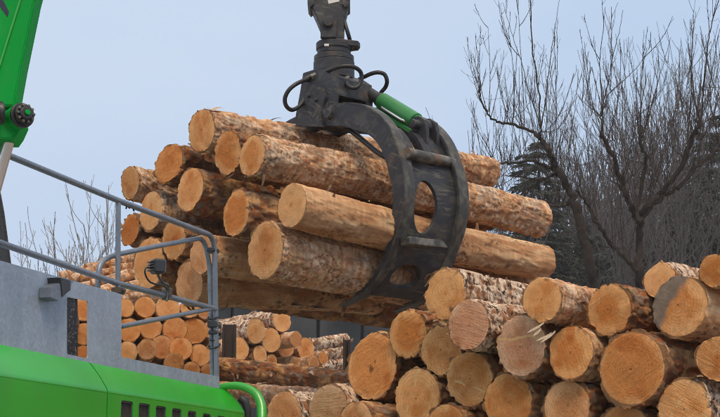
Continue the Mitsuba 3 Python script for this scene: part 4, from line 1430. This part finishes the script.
t2 = thing('bare_tree', 'leaning leafless tree with crooked limbs reaching left over the far log ends', 'tree')
TY2 = 33.5
u = m_per_px(P(570, 200, TY2))
rs = np.random.RandomState(22)
big_tree(t2, TY2, (([(604, 560), (601, 400), (597, 300), (591, 271), (585, 247), (581, 227)], TY2), dict(rs=rs, r0=5.6 * u, r1=4.8 * u)), [
    (([(582, 230), (576, 208), (569, 190), (562, 178), (556, 168), (551, 156), (545, 144), (538, 136)], TY2, -.5), dict(rs=rs, r0=4.8 * u, r1=2.2 * u)),
    (([(560, 176), (545, 166), (530, 160), (515, 163), (500, 163), (490, 157)], TY2, -1.2), dict(rs=rs, r0=2.2 * u, r1=.6 * u)),
    (([(573, 202), (560, 206), (547, 205), (530, 208), (512, 205), (500, 200)], TY2, -1.5), dict(rs=rs, r0=2.4 * u, r1=.6 * u)),
    (([(557, 172), (544, 180), (525, 178), (505, 175)], TY2, .8), dict(rs=rs, r0=1.6 * u, r1=.5 * u)),
    (([(538, 137), (527, 129), (512, 124), (497, 122), (487, 110), (480, 94), (480, 80)], TY2 - .5, -.6), dict(rs=rs, r0=1.8 * u, r1=.5 * u)),
    (([(512, 124), (514, 105), (513, 67), (508, 27)], TY2 - .9, .2), dict(rs=rs, r0=0.56 * u, r1=.17 * u)),
    (([(489, 112), (490, 70), (488, 27)], TY2 - 1.0, .2), dict(rs=rs, r0=0.43 * u, r1=.17 * u)),
    (([(540, 138), (541, 124), (538, 90), (532, 44), (530, -4)], TY2 - .5, .3), dict(rs=rs, r0=1.05 * u, r1=.5 * u)),
    (([(540, 126), (534, 107), (527, 85), (522, 64), (513, 37), (503, 3)], TY2 - .5, -.4), dict(rs=rs, r0=0.68 * u, r1=.17 * u)),
    (([(541, 128), (546, 100), (549, 67), (554, 35), (560, -3)], TY2 - .5, .5), dict(rs=rs, r0=0.68 * u, r1=.17 * u)),
    (([(542, 132), (555, 128), (556, 90), (555, 60)], TY2 - .5, .8), dict(rs=rs, r0=0.50 * u, r1=.17 * u)),
    (([(524, 127), (523, 90), (520, 40), (518, 5)], TY2 - .6, .6), dict(rs=rs, r0=0.50 * u, r1=.17 * u)),
], rs, dict(count=170, lmin=.3, lmax=1.6, r=.009, sub=5, thin=.0042, start=.05, up=.9, out=.6))


def spread_tree(key, base, h, rs, mat_t, mat_w, r0, nb=9, count=160, thin=.008, spread=.55, lean=0, crown=.35, k0=3):
    """a plain bare tree: trunk, rising limbs, twigs"""
    tr, rad = grow(base, [lean, 0, 1], h * .85, r0, rs, up=.2, wob=.12, n=9, rend=.18)
    part(key, 'trunk', tube(tr, rad, 7), mat_t, True)
    L = [(tr[k0:], rad[k0:])]
    ms = []
    for _ in range(nb):
        k = rs.randint(k0, 9)
        a = rs.rand() * 6.28
        d = [math.cos(a) * spread, math.sin(a) * spread, .8]
        c, r = grow(tr[k], d, h * (.18 + crown * rs.rand()), rad[k] * .55, rs, up=.7, wob=.3, n=6, rend=.3)
        L.append((c, np.maximum(r, thin)))
        ms.append(tube(c, np.maximum(r, thin), 5, False))
    part(key, 'branch', join(ms), mat_t, True, stuff=True)
    part(key, 'twig', twig_spray(L, rs, count, h * .05, h * .22, thin * 1.8, sub=4, thin=thin, out=.7, up=.7, start=.1), mat_w, False, stuff=True)


# thin young trees beyond the deck on the left
GY = 'thin bare young trees beyond the deck'
for i, (px, top, Y, lab) in enumerate(((48, 214, 44, 'thin bare young tree at the left, standing lowest and loneliest'), (57, 206, 43, 'thin bare young tree, second from the left above the deck'),
                                       (70, 212, 46, 'wispy young tree in the middle of the clump above the deck panel'), (89, 208, 45, 'bushy bare young tree left of the rail post'),
                                       (103, 207, 44, 'bare young tree just left of the upright rail post'), (34, 228, 47, 'tiniest wisp of bare tree at the far left of the clump'), (78, 222, 48, 'short twiggy tree low in the clump above the panel'),
                                       (112, 214, 47, 'bare young tree half hidden by the rail post'))):
    k = thing('young_tree', lab, 'tree', GY)
    rs = np.random.RandomState(300 + i)
    b = P(px, 262, Y)
    h = P(px, top + 38, Y)[2]
    spread_tree(k, [b[0], Y, 0], h, rs, 'far_twig', 'grey_twig', .05, nb=12, count=60, thin=.0085, spread=.35, crown=.22)

# bare trees of the wood's edge
GW = 'bare trees at the edge of the wood'
wood_spots = [(508, 222, 47), (524, 196, 45), (556, 168, 46), (574, 150, 44), (590, 178, 50), (611, 160, 47), (628, 150, 45), (652, 146, 49), (668, 132, 46), (681, 120, 44), (705, 128, 48), (722, 120, 46), (740, 130, 47), (604, 190, 42), (660, 178, 42), (694, 170, 42), (640, 185, 43)]
names = ['left end of the wood behind the log ends', 'wood edge below the leaning tree', 'wood edge right behind the leaning trunk', 'gap between the two gnarled trees', 'dip right of the leaning tree', 'left of the forked trunk', 'directly behind the forked trunk',
         'right of the forked trunk', 'under the rising right limbs', 'behind the right upright shoots', 'near the right edge', 'at the very right edge', 'just past the right edge',
         'thicket front left of the fork', 'thicket front under the right limbs', 'thicket front near the right edge', 'thicket front behind the fork']
for i, (px, top, Y) in enumerate(wood_spots):
    Y += 13 if i % 4 else 1
    k = thing('woodland_tree', f'slim bare tree of the wood, {names[i]}', 'tree', GW)
    rs = np.random.RandomState(400 + i)
    b, h = P(px, 262, Y), P(px, top - 4, Y)[2]
    spread_tree(k, [b[0], Y, 0], h * .95, rs, 'far_twig', 'far_twig', .09, nb=18, count=190, thin=.0085, spread=.7, k0=6)


def conifer(key, base, h, rs, w=.17):
    part(key, 'trunk', tube([base, base + [0, 0, h * .5], base + [0, 0, h]], [.16, .10, .015], 7), 'tree_bark', True)
    V = []
    nw = int(h * 3.0)
    for k in range(nw):
        f = .30 + .70 * (k + rs.rand()) / nw
        z = h * f
        rl = h * w * (1 - f) ** .8 * (.7 + .55 * rs.rand()) + .15
        nbr = rs.randint(6, 10)
        for a in rs.rand(nbr) * 6.28:
            dirn, side = np.array([math.cos(a), math.sin(a), 0]), np.array([-math.sin(a), math.cos(a), 0])
            m = max(6, int(rl * 12))
            t = np.repeat((np.arange(m) + rs.rand(m)) / m, 2)
            sg = np.tile([-1, 1], m)[:, None]
            c = base + dirn * (rl * t)[:, None] + np.array([0, 0, 1.0]) * (z - .30 * rl * t ** 1.3 + .12 * rl * t ** 3)[:, None]
            ln = ((.26 + .20 * rl * (1 - t)) * (.6 + .8 * rs.rand(2 * m)))[:, None]
            d = dirn * .6 + side * sg * (.9 * rs.rand(2 * m) + .2)[:, None] + np.array([0, 0, -1.0]) * (.6 * rs.rand(2 * m) + .1)[:, None]
            d /= np.linalg.norm(d, axis=1, keepdims=True)
            wv = np.cross(d, rs.randn(2 * m, 3))
            wv = wv / np.linalg.norm(wv, axis=1, keepdims=True) * ln * .12
            V.append(np.stack([c - wv, c + wv, c + d * ln], 1).reshape(-1, 3))
    V = np.vstack(V)
    part(key, 'crown', (V, np.arange(len(V)).reshape(-1, 3)), 'needles', False, stuff=True)


GC = 'dark conifers in the wood'
con = [(526, 152, 52), (541, 137, 50), (556, 172, 55), (486, 215, 60), (503, 200, 58), (571, 205, 58), (588, 214, 57), (606, 200, 60), (623, 206, 62), (640, 196, 58), (655, 204, 61), (670, 190, 56), (684, 182, 60), (697, 160, 54), (712, 126, 50), (727, 112, 50), (745, 140, 52),
       (515, 232, 49), (562, 232, 50), (580, 238, 52), (597, 233, 50), (616, 236, 49), (634, 230, 51), (652, 234, 49), (672, 226, 50), (692, 222, 49), (712, 215, 51), (733, 220, 50), (545, 228, 52)]
cl = ['dark conifer directly left of the leaning tree top', 'tallest dark conifer behind the leaning tree', 'conifer right of the tallest one behind the leaning tree']
ordn = ['first', 'second', 'third', 'fourth', 'fifth', 'sixth', 'seventh', 'eighth', 'ninth', 'tenth', 'eleventh', 'twelfth', 'thirteenth', 'fourteenth', 'fifteenth', 'sixteenth']
back = sorted([i for i in range(3, 17)], key=lambda i: con[i][0])
front = sorted([i for i in range(17, len(con))], key=lambda i: con[i][0])
for i, (px, top, Y) in enumerate(con):
    if i < 3:
        lab = cl[i]
    elif i in back:
        lab = f'dark conifer, {ordn[back.index(i)]} from the left in the taller back row of the wood'
    else:
        lab = f'low dark conifer, {ordn[front.index(i)]} from the left in the front row of the wood'
    k = thing('conifer', lab, 'tree', GC)
    rs = np.random.RandomState(500 + i)
    b, h = P(px, 262, Y), P(px, top, Y)[2]
    conifer(k, np.array([b[0], Y, 0.0]), h, rs)
scene['air'] = {'type': 'homogeneous', 'albedo': {'type': 'rgb', 'value': (.95, .95, .95)}, 'sigma_t': .0008}
scene['haze'] = {'type': 'cube', 'to_world': T().translate([0, 400, 10]).scale([700, 500, 13]), 'bsdf': {'type': 'null'}, 'interior': {'type': 'ref', 'id': 'air'}}
labels['haze'] = {'kind': 'stuff', 'label': 'thin grey winter air over the timber yard'}
scene['camera']['medium'] = {'type': 'ref', 'id': 'air'}
print('cost', cost_b, cost_r, cost_m, cost_l, 'S_F', S_F)
tri = sum(len(meshkit.WRITTEN[d['filename']][1]) for d in scene.values() if d.get('type') == 'ply')
print('triangles', tri, 'entries', len(scene))
